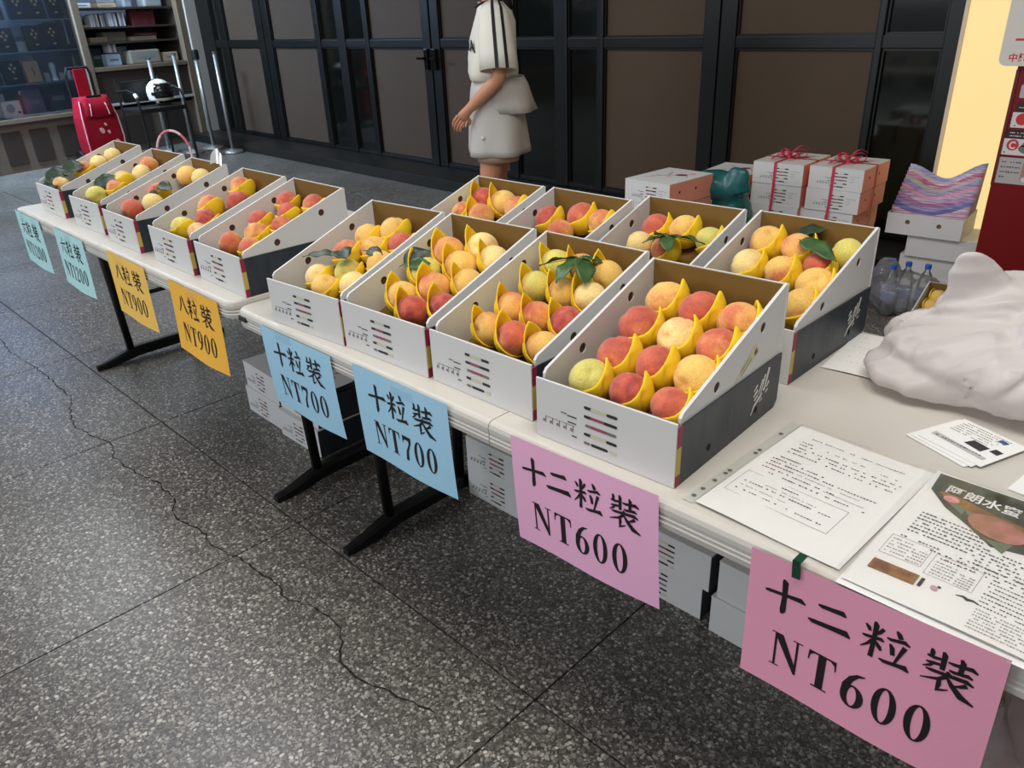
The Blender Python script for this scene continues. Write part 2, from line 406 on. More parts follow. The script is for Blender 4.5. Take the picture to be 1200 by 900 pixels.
def folding_table(loc, label, lefts=(.09, 1.66), fold=True):
    t = tag(empty('folding_table', loc), label, 'table', 'folding tables end to end')
    a = table_half(.9145, True, False, t); a.location = (0, 0, 0)
    b2 = table_half(.9145, False, True, t); b2.location = (.9165, 0, 0)
    MB().box((.040, -.0005, -.021), (.036, .005, .013), 0, None, .0018).obj('grip_slot', M_slot, t)
    for x in lefts:
        lg = MB()
        for y in (.24, .56):
            lg.tube([(x, y, -.045), (x, y + (.02 if y < .4 else -.02), -.69)], .0165, 10)
        lg.tube([(x, .24, -.06), (x, .56, -.06)], .012, 8)
        lg.tube([(x, .255, -.45), (x, .545, -.45)], .010, 8)
        L_ = lg.obj('leg', M_leg, t); shade(L_)
        f = foot(L_, x, .10, .70); f.location = (0, 0, -TZ)
        s = 1 if x < .9 else -1
        MB().tube([(x + s * .012, .40, -.30), (x + s * .33, .40, -.035)], .009, 8).obj('brace', M_leg, t)
    MB().span(.10, 1.73, .05, .075, -.045, -.02).obj('front_rail', M_leg, t)
    MB().span(.10, 1.73, .725, .75, -.045, -.02).obj('rear_rail', M_leg, t)
    return t
folding_table((-1.865, 0.004, TZ), 'far grey white folding table carrying the single row of five peach cartons', (.095, 1.645))
folding_table((0, 0, TZ), 'near grey white folding table carrying two rows of peach cartons and papers', (.172, 1.66))

# ================================================================ PEACH CARTONS
BW, BD, BH1, BH2 = .262, .335, .106, .223
M_card = mat('white_card', (210, 209, 207), .55, 0, .35, var=.03, vscale=9, bump=.03, bscale=60)
M_kraft = mat('brown_kraft', (116, 88, 42), .75, 0, .2, var=.08, vscale=18)
M_navy = mat('navy_print', (40, 47, 54), .42, 0, .45, rgb2=(54, 60, 66), vscale=9, stretch=(1, 6, 1))
M_red = mat('print_crimson', (150, 40, 66), .5); M_gold = mat('print_gold', (196, 168, 84), .5)
M_ink = mat('print_dark', (44, 40, 42), .55); M_inkred = mat('print_plum', (150, 74, 88), .55)
M_inkcream = mat('print_cream', (200, 196, 160), .55); M_inkgrey = mat('print_grey', (120, 112, 112), .55)
M_white = mat('print_white', (216, 214, 210), .55)
M_cutshade = mat('shaded_cut_edge', (112, 104, 98), .8)  # grey puts the shadow on the inner front edge into the colour
M_hole = mat('hole_dark', (24, 18, 14), .9)
M_pinkp = mat('pale_pink_print', (214, 182, 182), .55)

def pill(b, u0, u1, z, h, mi, y, n=4):
    r = h / 2
    poly = [(u0 + r - r * math.cos(t), z + r * math.sin(t)) for t in [(-.5 + i / n) * PI for i in range(n + 1)]]
    poly = arc(u1 - r, z, r, -PI / 2, PI / 2, n) + arc(u0 + r, z, r, PI / 2, 1.5 * PI, n)
    b.add([(a, y, c) for a, c in poly], [tuple(range(len(poly)))], mi)
def strip(b, pts, mi, P):
    """brush stroke: polyline of (x, y, width) laid on a surface through P"""
    for i in range(len(pts) - 1):
        x0, y0, w0 = pts[i]; x1, y1, w1 = pts[i + 1]
        d = Vector((x1 - x0, y1 - y0)); d = d.normalized() if d.length else Vector((1, 0)); n = Vector((-d.y, d.x))
        if i > 0:
            dp = Vector((x0 - pts[i - 1][0], y0 - pts[i - 1][1])).normalized(); n0 = (n + Vector((-dp.y, dp.x))).normalized()
        else: n0 = n
        if i < len(pts) - 2:
            dn = Vector((pts[i + 2][0] - x1, pts[i + 2][1] - y1)).normalized(); n1 = (n + Vector((-dn.y, dn.x))).normalized()
        else: n1 = n
        q = [(x0 + n0.x * w0 / 2, y0 + n0.y * w0 / 2), (x0 - n0.x * w0 / 2, y0 - n0.y * w0 / 2), (x1 - n1.x * w1 / 2, y1 - n1.y * w1 / 2), (x1 + n1.x * w1 / 2, y1 + n1.y * w1 / 2)]
        b.add([P(*c) for c in q], [(0, 1, 2, 3)], mi)
LOGO = [[(-.030, .022, .003), (-.018, .030, .006)], [(-.030, .012, .004), (-.016, .020, .007)], [(-.026, .004, .004), (-.014, .010, .005)],
        [(-.012, .010, .003), (.0, .034, .006)], [(-.004, .008, .003), (.008, .040, .006)], [(.004, .012, .006), (.012, .016, .004)], [(.008, .010, .005), (.020, .048, .008)],
        [(.016, .014, .004), (.024, .022, .006)], [(.014, .004, .003), (.022, .008, .005)], [(-.034, -.020, .003), (-.024, -.006, .006), (-.004, .004, .007), (.002, .008, .002)], [(-.006, -.006, .002), (.004, -.002, .003)]]
def side_print(b, y0, z0, sc, mi, P, flip=1):
    for s in LOGO: strip(b, [(y0 + flip * x * sc, z0 + y * sc, w_ * sc) for x, y, w_ in s], mi, P)
def front_bars(b, y, mi=(0, 1, 2, 3), u0=.097, zt=.082, sc=1.0):
    ink, plum, cream, grey = mi
    segs = [[(0, .28, ink), (.2, .75, cream), (.68, 1, ink)], [(0, .3, ink), (.2, .7, plum), (.6, 1, ink)], [(.04, .3, grey), (.2, .75, plum), (.7, .98, grey)],
            [(0, .28, ink), (.2, .75, cream), (.68, 1, ink)], [(.0, .2, grey), (.22, .74, ink), (.78, 1, cream)]]
    L_ = .063 * sc
    for i, row in enumerate(segs):
        z = zt - i * .0156 * sc
        for k, (a, c, m_) in enumerate(row): pill(b, u0 + a * L_, u0 + c * L_, z, .0052 * sc, m_, y - .00012 * k)
    for k in range(5): # the ruled scale left of the bars
        b.add([(u0 - .078 * sc + k * .014 * sc, y, zt - .052 * sc), (u0 - .0765 * sc + k * .014 * sc, y, zt - .052 * sc), (u0 - .0765 * sc + k * .014 * sc, y, zt - .040 * sc), (u0 - .078 * sc + k * .014 * sc, y, zt - .040 * sc)], [(0, 1, 2, 3)], grey)
        b.add([(u0 - .083 * sc + k * .014 * sc, y, zt - .051 * sc), (u0 - .079 * sc + k * .014 * sc, y, zt - .051 * sc), (u0 - .079 * sc + k * .014 * sc, y, zt - .046 * sc), (u0 - .083 * sc + k * .014 * sc, y, zt - .046 * sc)], [(0, 1, 2, 3)], grey)
    b.add([(u0 - .078 * sc, y, zt - .0410 * sc), (u0 - .018 * sc, y, zt - .0410 * sc), (u0 - .018 * sc, y, zt - .0400 * sc), (u0 - .078 * sc, y, zt - .0400 * sc)], [(0, 1, 2, 3)], grey)
    for (a, c, z, m_) in ((-.046, -.034, -.024, grey), (-.033, -.014, -.026, ink), (-.032, -.015, -.037, ink), (-.024, -.014, -.060, ink)):
        b.add([(u0 + a * sc, y, zt + z * sc), (u0 + c * sc, y, zt + z * sc), (u0 + c * sc, y, zt + (z + .0022) * sc), (u0 + a * sc, y, zt + (z + .0022) * sc)], [(0, 1, 2, 3)], m_)

def holed_panel(poly, holes, thick, axis_x):
    """flat panel in the (y, z) plane with round punched holes"""
    bm = bmesh.new(); es = []
    for loop in [poly] + [[(cy + r * math.cos(2 * PI * k / 14), cz + r * math.sin(2 * PI * k / 14)) for k in range(14)] for cy, cz, r in holes]:
        vs = [bm.verts.new((0, y, z)) for y, z in loop]
        es += [bm.edges.new((vs[i], vs[(i + 1) % len(vs)])) for i in range(len(vs))]
    bmesh.ops.triangle_fill(bm, use_beauty=True, use_dissolve=False, edges=es)
    ext = bmesh.ops.extrude_face_region(bm, geom=list(bm.faces))
    for v in [g for g in ext['geom'] if isinstance(g, bmesh.types.BMVert)]: v.co.x += thick
    bmesh.ops.recalc_face_normals(bm, faces=bm.faces)
    bm.verts.index_update()
    b = MB().add([(v.co.x + axis_x, v.co.y, v.co.z) for v in bm.verts], [[v.index for v in f.verts] for f in bm.faces])
    bm.free(); return b

M_liningshade = mat('shaded_lining', (74, 50, 34), .85)  # inner card layer coloured dark so the punched holes read as shaded
def make_carton():
    t = empty('peach_carton')
    MB().span(.003, BW - .003, .004, BD - .003, .0, .004).obj('bottom_panel', M_kraft, t)
    MB().span(0, BW - .001, 0, .004, 0, BH1, 0, .001).obj('front_panel', M_card, t)
    MB().prism([(.004, BH1 - .003), (.013, BH1 - .005), (.013, .02), (.010, .02), (.010, BH1 - .011), (.004, BH1 - .008)], .006, BW - .006, 'yz').obj('front_flap', M_cutshade, t)
    b = MB(); front_bars(b, -.0004); b.obj('front_print', [M_ink, M_inkred, M_inkcream, M_inkgrey], t, fix=False)
    for s in (0, 1):
        x0 = BW - .0028 if s else 0
        # printed tray side with a coloured strip at its front corner
        b = MB()
        b.prism([(.0135, 0), (BD - .012, 0), (BD, .012), (BD, .100), (.0135, .100)], x0, x0 + .0028, 'yz', 0)
        for z0, z1, mi in ((0, .020, 1), (.020, .066, 2), (.066, .100, 1)):
            b.prism([(.002, z0), (.0135, z0), (.0135, z1), (.002, z1)], x0, x0 + .0028, 'yz', mi)
        sp = b.obj('tray_side', [M_navy, M_red, M_gold], t)
        b = MB(); xx = BW + .0004 if s else -.0004
        P = lambda y, z: (xx, y, z)
        side_print(b, .268, .042, 1.0, 0, P, 1)
        for k in range(5):
            for q in range(7):
                if (k * 7 + q) % 5 == 3: continue
                yy = .132 + k * .010; zz = .026 + q * .0062
                b.add([P(yy, zz), P(yy + .003, zz), P(yy + .003, zz + .004), P(yy, zz + .004)], [(0, 1, 2, 3)], 1 if k % 2 else 2)
        for yy in (.096, .251):
            c = arc(yy, .026, .0062, 0, 2 * PI, 10)[:-1]; b.add([P(*p) for p in c], [tuple(range(10))], 3)
        b.obj('side_lettering', [M_white, mat('print_faint', (84, 92, 100), .5), mat('print_faint2', (64, 70, 76), .5), M_hole], sp, fix=False)['kind'] = 'stuff'
        # white card wing rising to the back, two round holes
        x1 = BW - .0085 if s else .0032
        poly = [(.014, .008), (.014, BH1 + .003), (.020, BH1 + .010), (BD - .004, BH2), (BD - .004, .008)]
        holed_panel(poly, [(.114, .1195, .0092), (.255, .170, .0092)], .0052, x1).obj('side_wing', M_card, t)
        MB().prism([(.018, .05), (.020, BH1 + .004), (BD - .008, BH2 - .006), (BD - .008, .05)], x1 + .0021, x1 + .0031, 'yz').obj('shaded_wing_lining', M_liningshade, t)
    MB().span(.002, BW - .002, BD - .004, BD, .0, BH2 - .002).obj('back_panel', M_card, t)
    MB().span(.009, BW - .009, BD - .0085, BD - .0045, .02, BH2 - .003).obj('back_lining', M_kraft, t)
    # sloping tray the fruit sits on
    MB().prism([(.014, .024), (BD - .009, .024 + .35 * (BD - .023)), (BD - .009, .028 + .35 * (BD - .023)), (.014, .028)], .009, BW - .009, 'yz').obj('sloping_tray', M_kraft, t)
    return t
BOX = {'A1': (-1.71, .07, .003), 'A2': (-1.312, .064, .026), 'A3': (-.968, .056, -.01), 'A4': (-.598, .056, -.004), 'A5': (-.302, .06, -.012),
       'F1': (.171, .016, .070), 'F2': (.438, .037, .040), 'F3': (.712, .05, .007), 'F4': (1.009, .025, .042),
       'R1': (.143, .384, -.017), 'R2': (.424, .386, -.024), 'R3': (.696, .441, .012), 'R4': (.974, .456, -.006)}
WHERE = {'A1': 'first far table carton', 'A2': 'second far table carton', 'A3': 'middle far table carton', 'A4': 'fourth far table carton', 'A5': 'fifth far table carton',
         'F1': 'first front carton, near table', 'F2': 'second front carton, near table', 'F3': 'third front carton, near table', 'F4': 'nearest carton beside papers',
         'R1': 'first rear carton, near table', 'R2': 'second rear carton, near table', 'R3': 'third rear carton, near table', 'R4': 'last rear carton, near table'}
BLAB = {'A1': 'white wedge carton at the far left end of the far table, big dark leaves inside',
        'A2': 'white wedge carton second from left on far table, one leaf over pale peaches',
        'A3': 'white wedge carton in the middle of far table, small dark leaf among peaches',
        'A4': 'white wedge carton fourth from left on far table, behind the orange signs',
        'A5': 'white wedge carton at the right end of far table, red peaches, navy side showing',
        'F1': 'white wedge carton first in front row of near table, pale yellow peaches and leaves',
        'F2': 'white wedge carton second in front row of near table, ten peaches, green one leafed',
        'F3': 'white wedge carton third in front row of near table, sprig of green leaves inside',
        'F4': 'white wedge carton nearest the viewer, twelve big peaches, navy side beside the papers',
        'R1': 'white wedge carton first in rear row of near table, below the standing person',
        'R2': 'white wedge carton second in rear row of near table, dark red peach at left',
        'R3': 'white wedge carton third in rear row of near table, leaf sprig at its front',
        'R4': 'white wedge carton last in rear row of near table, long leaf over yellow peaches'}
M_lab = mat('label_cream', (206, 200, 170), .5)
proto = make_carton()
cartons = {}
for k in BOX:
    c = proto if k == 'A1' else copy_tree(proto)
    x, y, a = BOX[k]; c.location = (x, y, TZ + .0005); c.rotation_euler = (0, 0, a)
    tag(c, BLAB[k], 'carton', 'open peach cartons on the tables'); cartons[k] = c
# paper label on the nearest carton's wing, plastic wisp on the third far carton
b = MB(); P = lambda y, z: (BW - .0029, y, z)
b.add([P(.172, .106), P(.178, .100), P(.249, .134), P(.232, .152)], [(0, 1, 2, 3)], 0)
b.add([(BW - .0026, .178 + .052, .136), (BW - .0026, .178 + .056, .128), (BW - .0026, .178 + .064, .134), (BW - .0026, .178 + .058, .143)], [(0, 1, 2, 3)], 1)
strip(b, [(.190, .109, .003), (.222, .128, .003)], 2, lambda y, z: (BW - .0026, y, z)); strip(b, [(.188, .116, .002), (.218, .134, .002)], 2, lambda y, z: (BW - .0026, y, z))
b.obj('wing_label', [M_lab, mat('label_brown', (120, 84, 62), .6), mat('label_green', (150, 150, 110), .6)], cartons['F4'], fix=False)
wp = MB().grid(lambda u, v: ((u - .5) * .075, .012 * math.sin(5 * u) + .01 * v, v * .05 * (1 - .4 * (2 * u - 1) ** 2) + .006 * math.sin(9 * u)), 10, 6)
o = wp.obj('plastic_scrap', film('milky_film', (228, 228, 230), .85, .5, .3, .1), None, (-.74, .372, TZ + .218), .2, True)
tag(o, 'crumpled white plastic scrap on the back rim of the middle far carton', 'plastic')

# ================================================================ PEACHES
def peach_material():
    m = bpy.data.materials.new('peach_skin'); m.use_nodes = True; nt = m.node_tree; b = nt.nodes['Principled BSDF']; L = nt.links.new
    tc = nt.nodes.new('ShaderNodeTexCoord'); oi = nt.nodes.new('ShaderNodeObjectInfo')
    ad = nt.nodes.new('ShaderNodeVectorMath'); ad.operation = 'MULTIPLY_ADD'; ad.inputs[1].default_value = (1, 1, 1)
    cb = nt.nodes.new('ShaderNodeCombineXYZ'); ml = nt.nodes.new('ShaderNodeMath'); ml.operation = 'MULTIPLY'; ml.inputs[1].default_value = 37
    L(oi.outputs['Random'], ml.inputs[0]); L(ml.outputs[0], cb.inputs[0]); L(ml.outputs[0], cb.inputs[1])
    L(tc.outputs['Object'], ad.inputs[0]); L(cb.outputs[0], ad.inputs[2])
    n1 = nt.nodes.new('ShaderNodeTexNoise'); n1.inputs['Scale'].default_value = 24; n1.inputs['Detail'].default_value = 6; n1.inputs['Roughness'].default_value = .6
    L(ad.outputs[0], n1.inputs['Vector'])
    sx = nt.nodes.new('ShaderNodeSeparateXYZ'); L(tc.outputs['Object'], sx.inputs[0])
    a1 = nt.nodes.new('ShaderNodeMath'); a1.operation = 'MULTIPLY_ADD'; a1.inputs[1].default_value = 14.0; L(sx.outputs[0], a1.inputs[0])
    a2 = nt.nodes.new('ShaderNodeMath'); a2.operation = 'MULTIPLY_ADD'; a2.inputs[1].default_value = 2.6; L(n1.outputs['Fac'], a2.inputs[0]); L(a1.outputs[0], a2.inputs[2])
    a3 = nt.nodes.new('ShaderNodeMath'); a3.operation = 'MULTIPLY_ADD'; a3.inputs[1].default_value = 2.4; a3.inputs[2].default_value = -2.55; L(oi.outputs['Alpha'], a3.inputs[0])
    L(a3.outputs[0], a1.inputs[2])
    mr = nt.nodes.new('ShaderNodeMapRange'); mr.interpolation_type = 'SMOOTHSTEP'; mr.inputs[1].default_value = -.45; mr.inputs[2].default_value = .85; mr.inputs[4].default_value = .96; L(a2.outputs[0], mr.inputs[0])
    n2 = nt.nodes.new('ShaderNodeTexNoise'); n2.inputs['Scale'].default_value = 55; n2.inputs['Detail'].default_value = 5; L(ad.outputs[0], n2.inputs['Vector'])
    rd = nt.nodes.new('ShaderNodeMix'); rd.data_type = 'RGBA'; rd.inputs[6].default_value = lin((206, 92, 62)); rd.inputs[7].default_value = lin((150, 40, 42)); 
    m4 = nt.nodes.new('ShaderNodeMapRange'); m4.inputs[1].default_value = .3; m4.inputs[2].default_value = .75; L(n2.outputs['Fac'], m4.inputs[0])
    m5 = nt.nodes.new('ShaderNodeMath'); m5.operation = 'MULTIPLY'; L(m4.outputs[0], m5.inputs[0]); L(oi.outputs['Alpha'], m5.inputs[1]); L(m5.outputs[0], rd.inputs[0])
    fs = nt.nodes.new('ShaderNodeMix'); fs.data_type = 'RGBA'; L(mr.outputs[0], fs.inputs[0]); L(oi.outputs['Color'], fs.inputs[6]); L(rd.outputs[2], fs.inputs[7])
    # small freckles
    n3 = nt.nodes.new('ShaderNodeTexNoise'); n3.inputs['Scale'].default_value = 260; L(ad.outputs[0], n3.inputs['Vector'])
    m6 = nt.nodes.new('ShaderNodeMapRange'); m6.inputs[1].default_value = .3; m6.inputs[2].default_value = .7; m6.inputs[3].default_value = .88; m6.inputs[4].default_value = 1.1; L(n3.outputs['Fac'], m6.inputs[0])
    mu = nt.nodes.new('ShaderNodeMix'); mu.data_type = 'RGBA'; mu.blend_type = 'MULTIPLY'; mu.inputs[0].default_value = 1; L(fs.outputs[2], mu.inputs[6]); L(m6.outputs[0], mu.inputs[7])
    L(mu.outputs[2], b.inputs['Base Color'])
    b.inputs['Roughness'].default_value = .55; b.inputs['Specular IOR Level'].default_value = .3; b.inputs['Sheen Weight'].default_value = .25; b.inputs['Sheen Roughness'].default_value = .6
    bp = nt.nodes.new('ShaderNodeBump'); bp.inputs['Strength'].default_value = .12; bp.inputs['Distance'].default_value = .002; L(n2.outputs['Fac'], bp.inputs['Height']); L(bp.outputs[0], b.inputs['Normal'])
    return m
M_peach = peach_material()
M_foam = mat('yellow_foam', (246, 206, 44), .7, 0, .25, var=.05, vscale=60, bump=.25, bscale=900)
def peach_mesh(seed):
    rr = random.Random(seed); n, m_ = 28, 18; rings = []
    for i in range(m_ + 1):
        t = PI * min(max(i / m_, .01), .99); ring = []
        for k in range(n):
            p = 2 * PI * k / n
            dp = min(abs(p), 2 * PI - abs(p))
            groove = math.exp(-(dp / .16) ** 2) * .075 * math.sin(t) ** .7
            r = 1 - groove + .03 * math.exp(-((p - PI) / .8) ** 2) * math.sin(t) - .20 * math.exp(-(t / .26) ** 2) + .05 * math.exp(-((PI - t) / .2) ** 2)
            ring.append((r * math.sin(t) * math.cos(p), r * math.sin(t) * math.sin(p), .95 * r * math.cos(t)))
        rings.append(ring)
    return rings
pr_mb = MB().loft(peach_mesh(1))
peach_me = None
def sleeve_mb(kind):
    """open foam cup round a unit peach: axis +Z is its mouth, peak at +X"""
    n = 26; rings_o = []; rings_i = []
    def rim(p):
        d = abs((p + PI) % (2 * PI) - PI)
        if kind == 'R': return -.20 + .98 * max(0, math.cos(d * .95)) ** 2.2 if d < 1.6 else -.20
        return -.10 + 1.02 * max(0, 1 - d / 1.1) if d < 1.1 else -.10 - .25 * min(1, (d - 1.1))
    def pt(p, s, off):
        h = rim(p); d = abs((p + PI) % (2 * PI) - PI)
        if h < 0:
            t = math.acos(-h) * s; r = (1.04 + off) * math.sin(t); z = -(1.04 + off) * math.cos(t)
        elif s <= .7:
            t = PI / 2 * (s / .7); r = (1.04 + off) * math.sin(t); z = -(1.04 + off) * math.cos(t)
        else:
            k = (s - .7) / .3; z = h * k; fl = (.42 if kind == 'L' else -.10) * max(0, z) * (1 if d < 1.3 else .2)
            r = (1.04 + off) + (fl if kind == 'L' else fl * z)
            if kind == 'R' and z > 0: r = (1.05 + off) * math.sqrt(max(.2, 1 - (z * .55) ** 2)) + .03
        return (r * math.cos(p), r * math.sin(p), z)
    S = [.12, .3, .45, .58, .7, .78, .86, .93, 1.0]
    out = [[pt(2 * PI * k / n, s, .07) for k in range(n)] for s in S]
    inn = [[pt(2 * PI * k / n, s, .0) for k in range(n)] for s in reversed(S)]
    return MB().loft(out + inn, 0, True, True, True)
SL = {}
PEACHES = {
 'F1': [ (0.074,0.249,0.0331,'y','R'), (0.133,0.285,0.0347,'y','R'), (0.076,0.180,0.0343,'o','R'), (0.139,0.212,0.0321,'y','R'), (0.200,0.247,0.0310,'r','R'), (0.203,0.174,0.0310,'y','R'), (0.078,0.090,0.0310,'p','R'), (0.145,0.125,0.0310,'g','R'), (0.134,0.065,0.0310,'y','R'), (0.198,0.095,0.0310,'p','R') ],
 'F2': [ (0.068,0.256,0.0350,'o','L'), (0.141,0.290,0.0345,'p','L'), (0.137,0.223,0.0349,'y','L'), (0.201,0.262,0.0325,'p','L'), (0.065,0.183,0.0343,'g','L'), (0.083,0.101,0.0332,'y','L'), (0.140,0.142,0.0340,'o','L'), (0.200,0.182,0.0326,'y','L'), (0.145,0.073,0.0332,'d','L'), (0.204,0.106,0.0310,'d','L') ],
 'F3': [ (0.065,0.293,0.0320,'g','L'), (0.127,0.294,0.0310,'y','L'), (0.191,0.294,0.0310,'y','L'), (0.071,0.223,0.0311,'g','L'), (0.140,0.226,0.0310,'y','L'), (0.202,0.229,0.0310,'p','L'), (0.071,0.152,0.0310,'o','L'), (0.141,0.149,0.0310,'o','L'), (0.206,0.157,0.0310,'d','L'), (0.074,0.085,0.0310,'y','L'), (0.141,0.082,0.0316,'r','L'), (0.210,0.086,0.0310,'y','L') ],
 'F4': [ (0.066,0.280,0.0365,'y','R'), (0.138,0.274,0.0365,'r','R'), (0.210,0.271,0.0352,'o','R'), (0.062,0.205,0.0365,'r','R'), (0.138,0.206,0.0355,'p','R'), (0.211,0.205,0.0351,'r','R'), (0.070,0.132,0.0365,'r','R'), (0.141,0.134,0.0344,'r','R'), (0.215,0.133,0.0356,'y','R'), (0.060,0.066,0.0340,'g','R'), (0.134,0.071,0.0329,'d','R'), (0.210,0.068,0.0315,'r','R') ],
 'R1': [ (0.070,0.287,0.0365,'d','L'), (0.143,0.289,0.0365,'y','L'), (0.126,0.221,0.0365,'o','L'), (0.212,0.276,0.0345,'o','R'), (0.058,0.220,0.0321,'o','R') ],
 'R2': [ (0.053,0.260,0.0343,'d','R'), (0.136,0.289,0.0365,'r','R'), (0.205,0.283,0.0328,'o','R'), (0.121,0.226,0.0310,'o','0') ],
 'R3': [ (0.069,0.271,0.0350,'r','R'), (0.138,0.280,0.0348,'y','R'), (0.213,0.267,0.0320,'g','R'), (0.064,0.208,0.0310,'p','0'), (0.137,0.205,0.0310,'o','R') ],
 'R4': [ (0.052,0.283,0.0365,'y','R'), (0.125,0.276,0.0359,'o','R'), (0.220,0.293,0.0316,'g','0'), (0.188,0.243,0.0310,'r','R'), (0.057,0.199,0.0355,'p','R'), (0.131,0.200,0.0360,'y','R'), (0.211,0.183,0.0365,'y','R'), (0.217,0.116,0.0338,'y','R') ],
 'A5': [ (0.042,0.277,0.0317,'r','R'), (0.111,0.236,0.0310,'r','R'), (0.044,0.183,0.0310,'r','R'), (0.163,0.291,0.0310,'r','R'), (0.120,0.130,0.0336,'o','R'), (0.166,0.184,0.0310,'r','R'), (0.067,0.074,0.0321,'o','0'), (0.173,0.079,0.0310,'o','R') ],
 'A4': [ (0.055,0.289,0.0365,'o','R'), (0.131,0.232,0.0332,'d','0'), (0.048,0.180,0.0360,'o','R'), (0.118,0.131,0.0338,'d','R'), (0.075,0.074,0.0338,'g','R'), (0.174,0.077,0.0310,'p','0') ],
 'A3': [ (0.046,0.289,0.0365,'y','0'), (0.137,0.294,0.0314,'p','0'), (0.044,0.178,0.0342,'o','R'), (0.108,0.130,0.0332,'p','0'), (0.054,0.079,0.0359,'r','0') ],
 'A2': [ (0.042,0.292,0.0321,'o','0'), (0.079,0.241,0.0332,'p','0'), (0.047,0.182,0.0342,'p','R'), (0.089,0.135,0.0310,'o','R'), (0.054,0.075,0.0347,'g','0') ],
 'A1': [ (0.054,0.293,0.0316,'p','0'), (0.041,0.236,0.0310,'p','0'), (0.051,0.175,0.0342,'o','R'), (0.066,0.073,0.0310,'p','0') ],
}
CL = {'y': ((232, 186, 92), .34), 'g': ((208, 196, 96), .2), 'o': ((234, 176, 92), .54), 'r': ((232, 162, 92), .74), 'd': ((186, 84, 62), 1.12), 'p': ((238, 208, 132), .26)}
CN = {'y': 'yellow', 'g': 'greenish', 'o': 'orange', 'r': 'red', 'd': 'dark red', 'p': 'pale'}
ORD = ['leftmost', 'second from left', 'third from left', 'fourth from left']
ROWN = {'y': 0}
def rows_of(lst):
    idx = sorted(range(len(lst)), key=lambda i: lst[i][1] + .18 * lst[i][0] * 0)
    rows = []; cur = []
    for i in idx:
        if cur and lst[i][1] - lst[cur[0]][1] > .042: rows.append(cur); cur = []
        cur.append(i)
    rows.append(cur); return rows
for k, lst in PEACHES.items():
    bx, by, ba = BOX[k]; rows = rows_of(lst); names = {}
    for ri, row in enumerate(rows):
        rname = ('front' if ri == 0 else 'back' if ri == len(rows) - 1 else ['', 'second', 'third', 'fourth', 'fifth'][ri]) + ' row'
        for ci, i in enumerate(sorted(row, key=lambda q: lst[q][0])):
            names[i] = (rname if len(row) > 1 else 'alone in ' + rname, ORD[ci] if len(row) > 1 else '')
    for i, (u, w_, r, cl, sl) in enumerate(lst):
        z = .066 + .35 * w_ + rnd.uniform(-.002, .003)
        r *= 1.05
        px = bx + math.cos(ba) * u - math.sin(ba) * w_; py = by + math.sin(ba) * u + math.cos(ba) * w_
        if peach_me is None:
            p = pr_mb.obj('peach', M_peach, None, smooth=True); p.data.transform(Matrix.Scale(.036, 4)); peach_me = p.data
        else:
            p = bpy.data.objects.new('peach', peach_me); COL.objects.link(p)
        p.location = (px, py, TZ + z); s = r / .036; p.scale = (s, s, s * rnd.uniform(.94, 1.02))
        # blush side (+X of the mesh) mostly up for the red ones
        up = Vector((rnd.uniform(-.7, .7), rnd.uniform(-.9, .3), rnd.uniform(.35, 1) if cl in 'rdo' else rnd.uniform(-.4, .7))).normalized()
        q = Vector((1, 0, 0)).rotation_difference(up); spin = Matrix.Rotation(rnd.uniform(0, 6.28), 4, 'X')
        rm = q.to_matrix().to_4x4() @ spin
        p.rotation_euler = rm.to_euler()
        cc, bl = CL[cl]; jit = rnd.uniform(.93, 1.06)
        p.color = tuple(min(1, x * jit) for x in lin(cc)[:3]) + (max(0, bl + rnd.uniform(-.1, .1)),)
        rn, on = names[i]
        tag(p, f"{CN[cl]} peach, {on + ' in ' if on else ''}{rn} of {WHERE[k]}", 'peach', 'peaches in the open cartons')
        if sl != '0':
            if sl not in SL:
                o = sleeve_mb(sl).obj('foam_sleeve', M_foam, None, smooth=True); SL[sl] = o.data
            else:
                o = bpy.data.objects.new('foam_sleeve', SL[sl]); COL.objects.link(o)
            if sl == 'R': axis = Vector((-.40 + rnd.uniform(-.12, .12), .04 + rnd.uniform(-.1, .1), .88)); peak = Vector((.85, .45 + rnd.uniform(-.3, .25), .2))
            elif False: pass
            else: axis = Vector((.50 + rnd.uniform(-.1, .1), .06 + rnd.uniform(-.1, .1), .82)); peak = Vector((-.8, -.25 + rnd.uniform(-.25, .25), .5))
            if k == 'F1': axis = Vector((-.12 + rnd.uniform(-.15, .15), .12, .95)); peak = Vector((.8, .5 + rnd.uniform(-.4, .3), .2))
            if k[0] == 'A': axis = Vector((-.05 + rnd.uniform(-.15, .15), .22, .95)); peak = Vector((.75, .5 + rnd.uniform(-.4, .3), .2))
            rz = Matrix.Rotation(ba, 3, 'Z'); axis = (rz @ axis).normalized(); peak = rz @ peak
            xa = (peak - axis * peak.dot(axis)).normalized(); ya = axis.cross(xa)
            wm = Matrix((xa, ya, axis)).transposed().to_4x4()
            wm = Matrix.Translation(p.location) @ wm @ Matrix.Scale(r * 1.0, 4)
            o.parent = p
            o.matrix_parent_inverse = Matrix()
            pm = Matrix.Translation(p.location) @ p.rotation_euler.to_matrix().to_4x4() @ Matrix.Diagonal((*p.scale, 1))
            o.matrix_basis = pm.inverted() @ wm
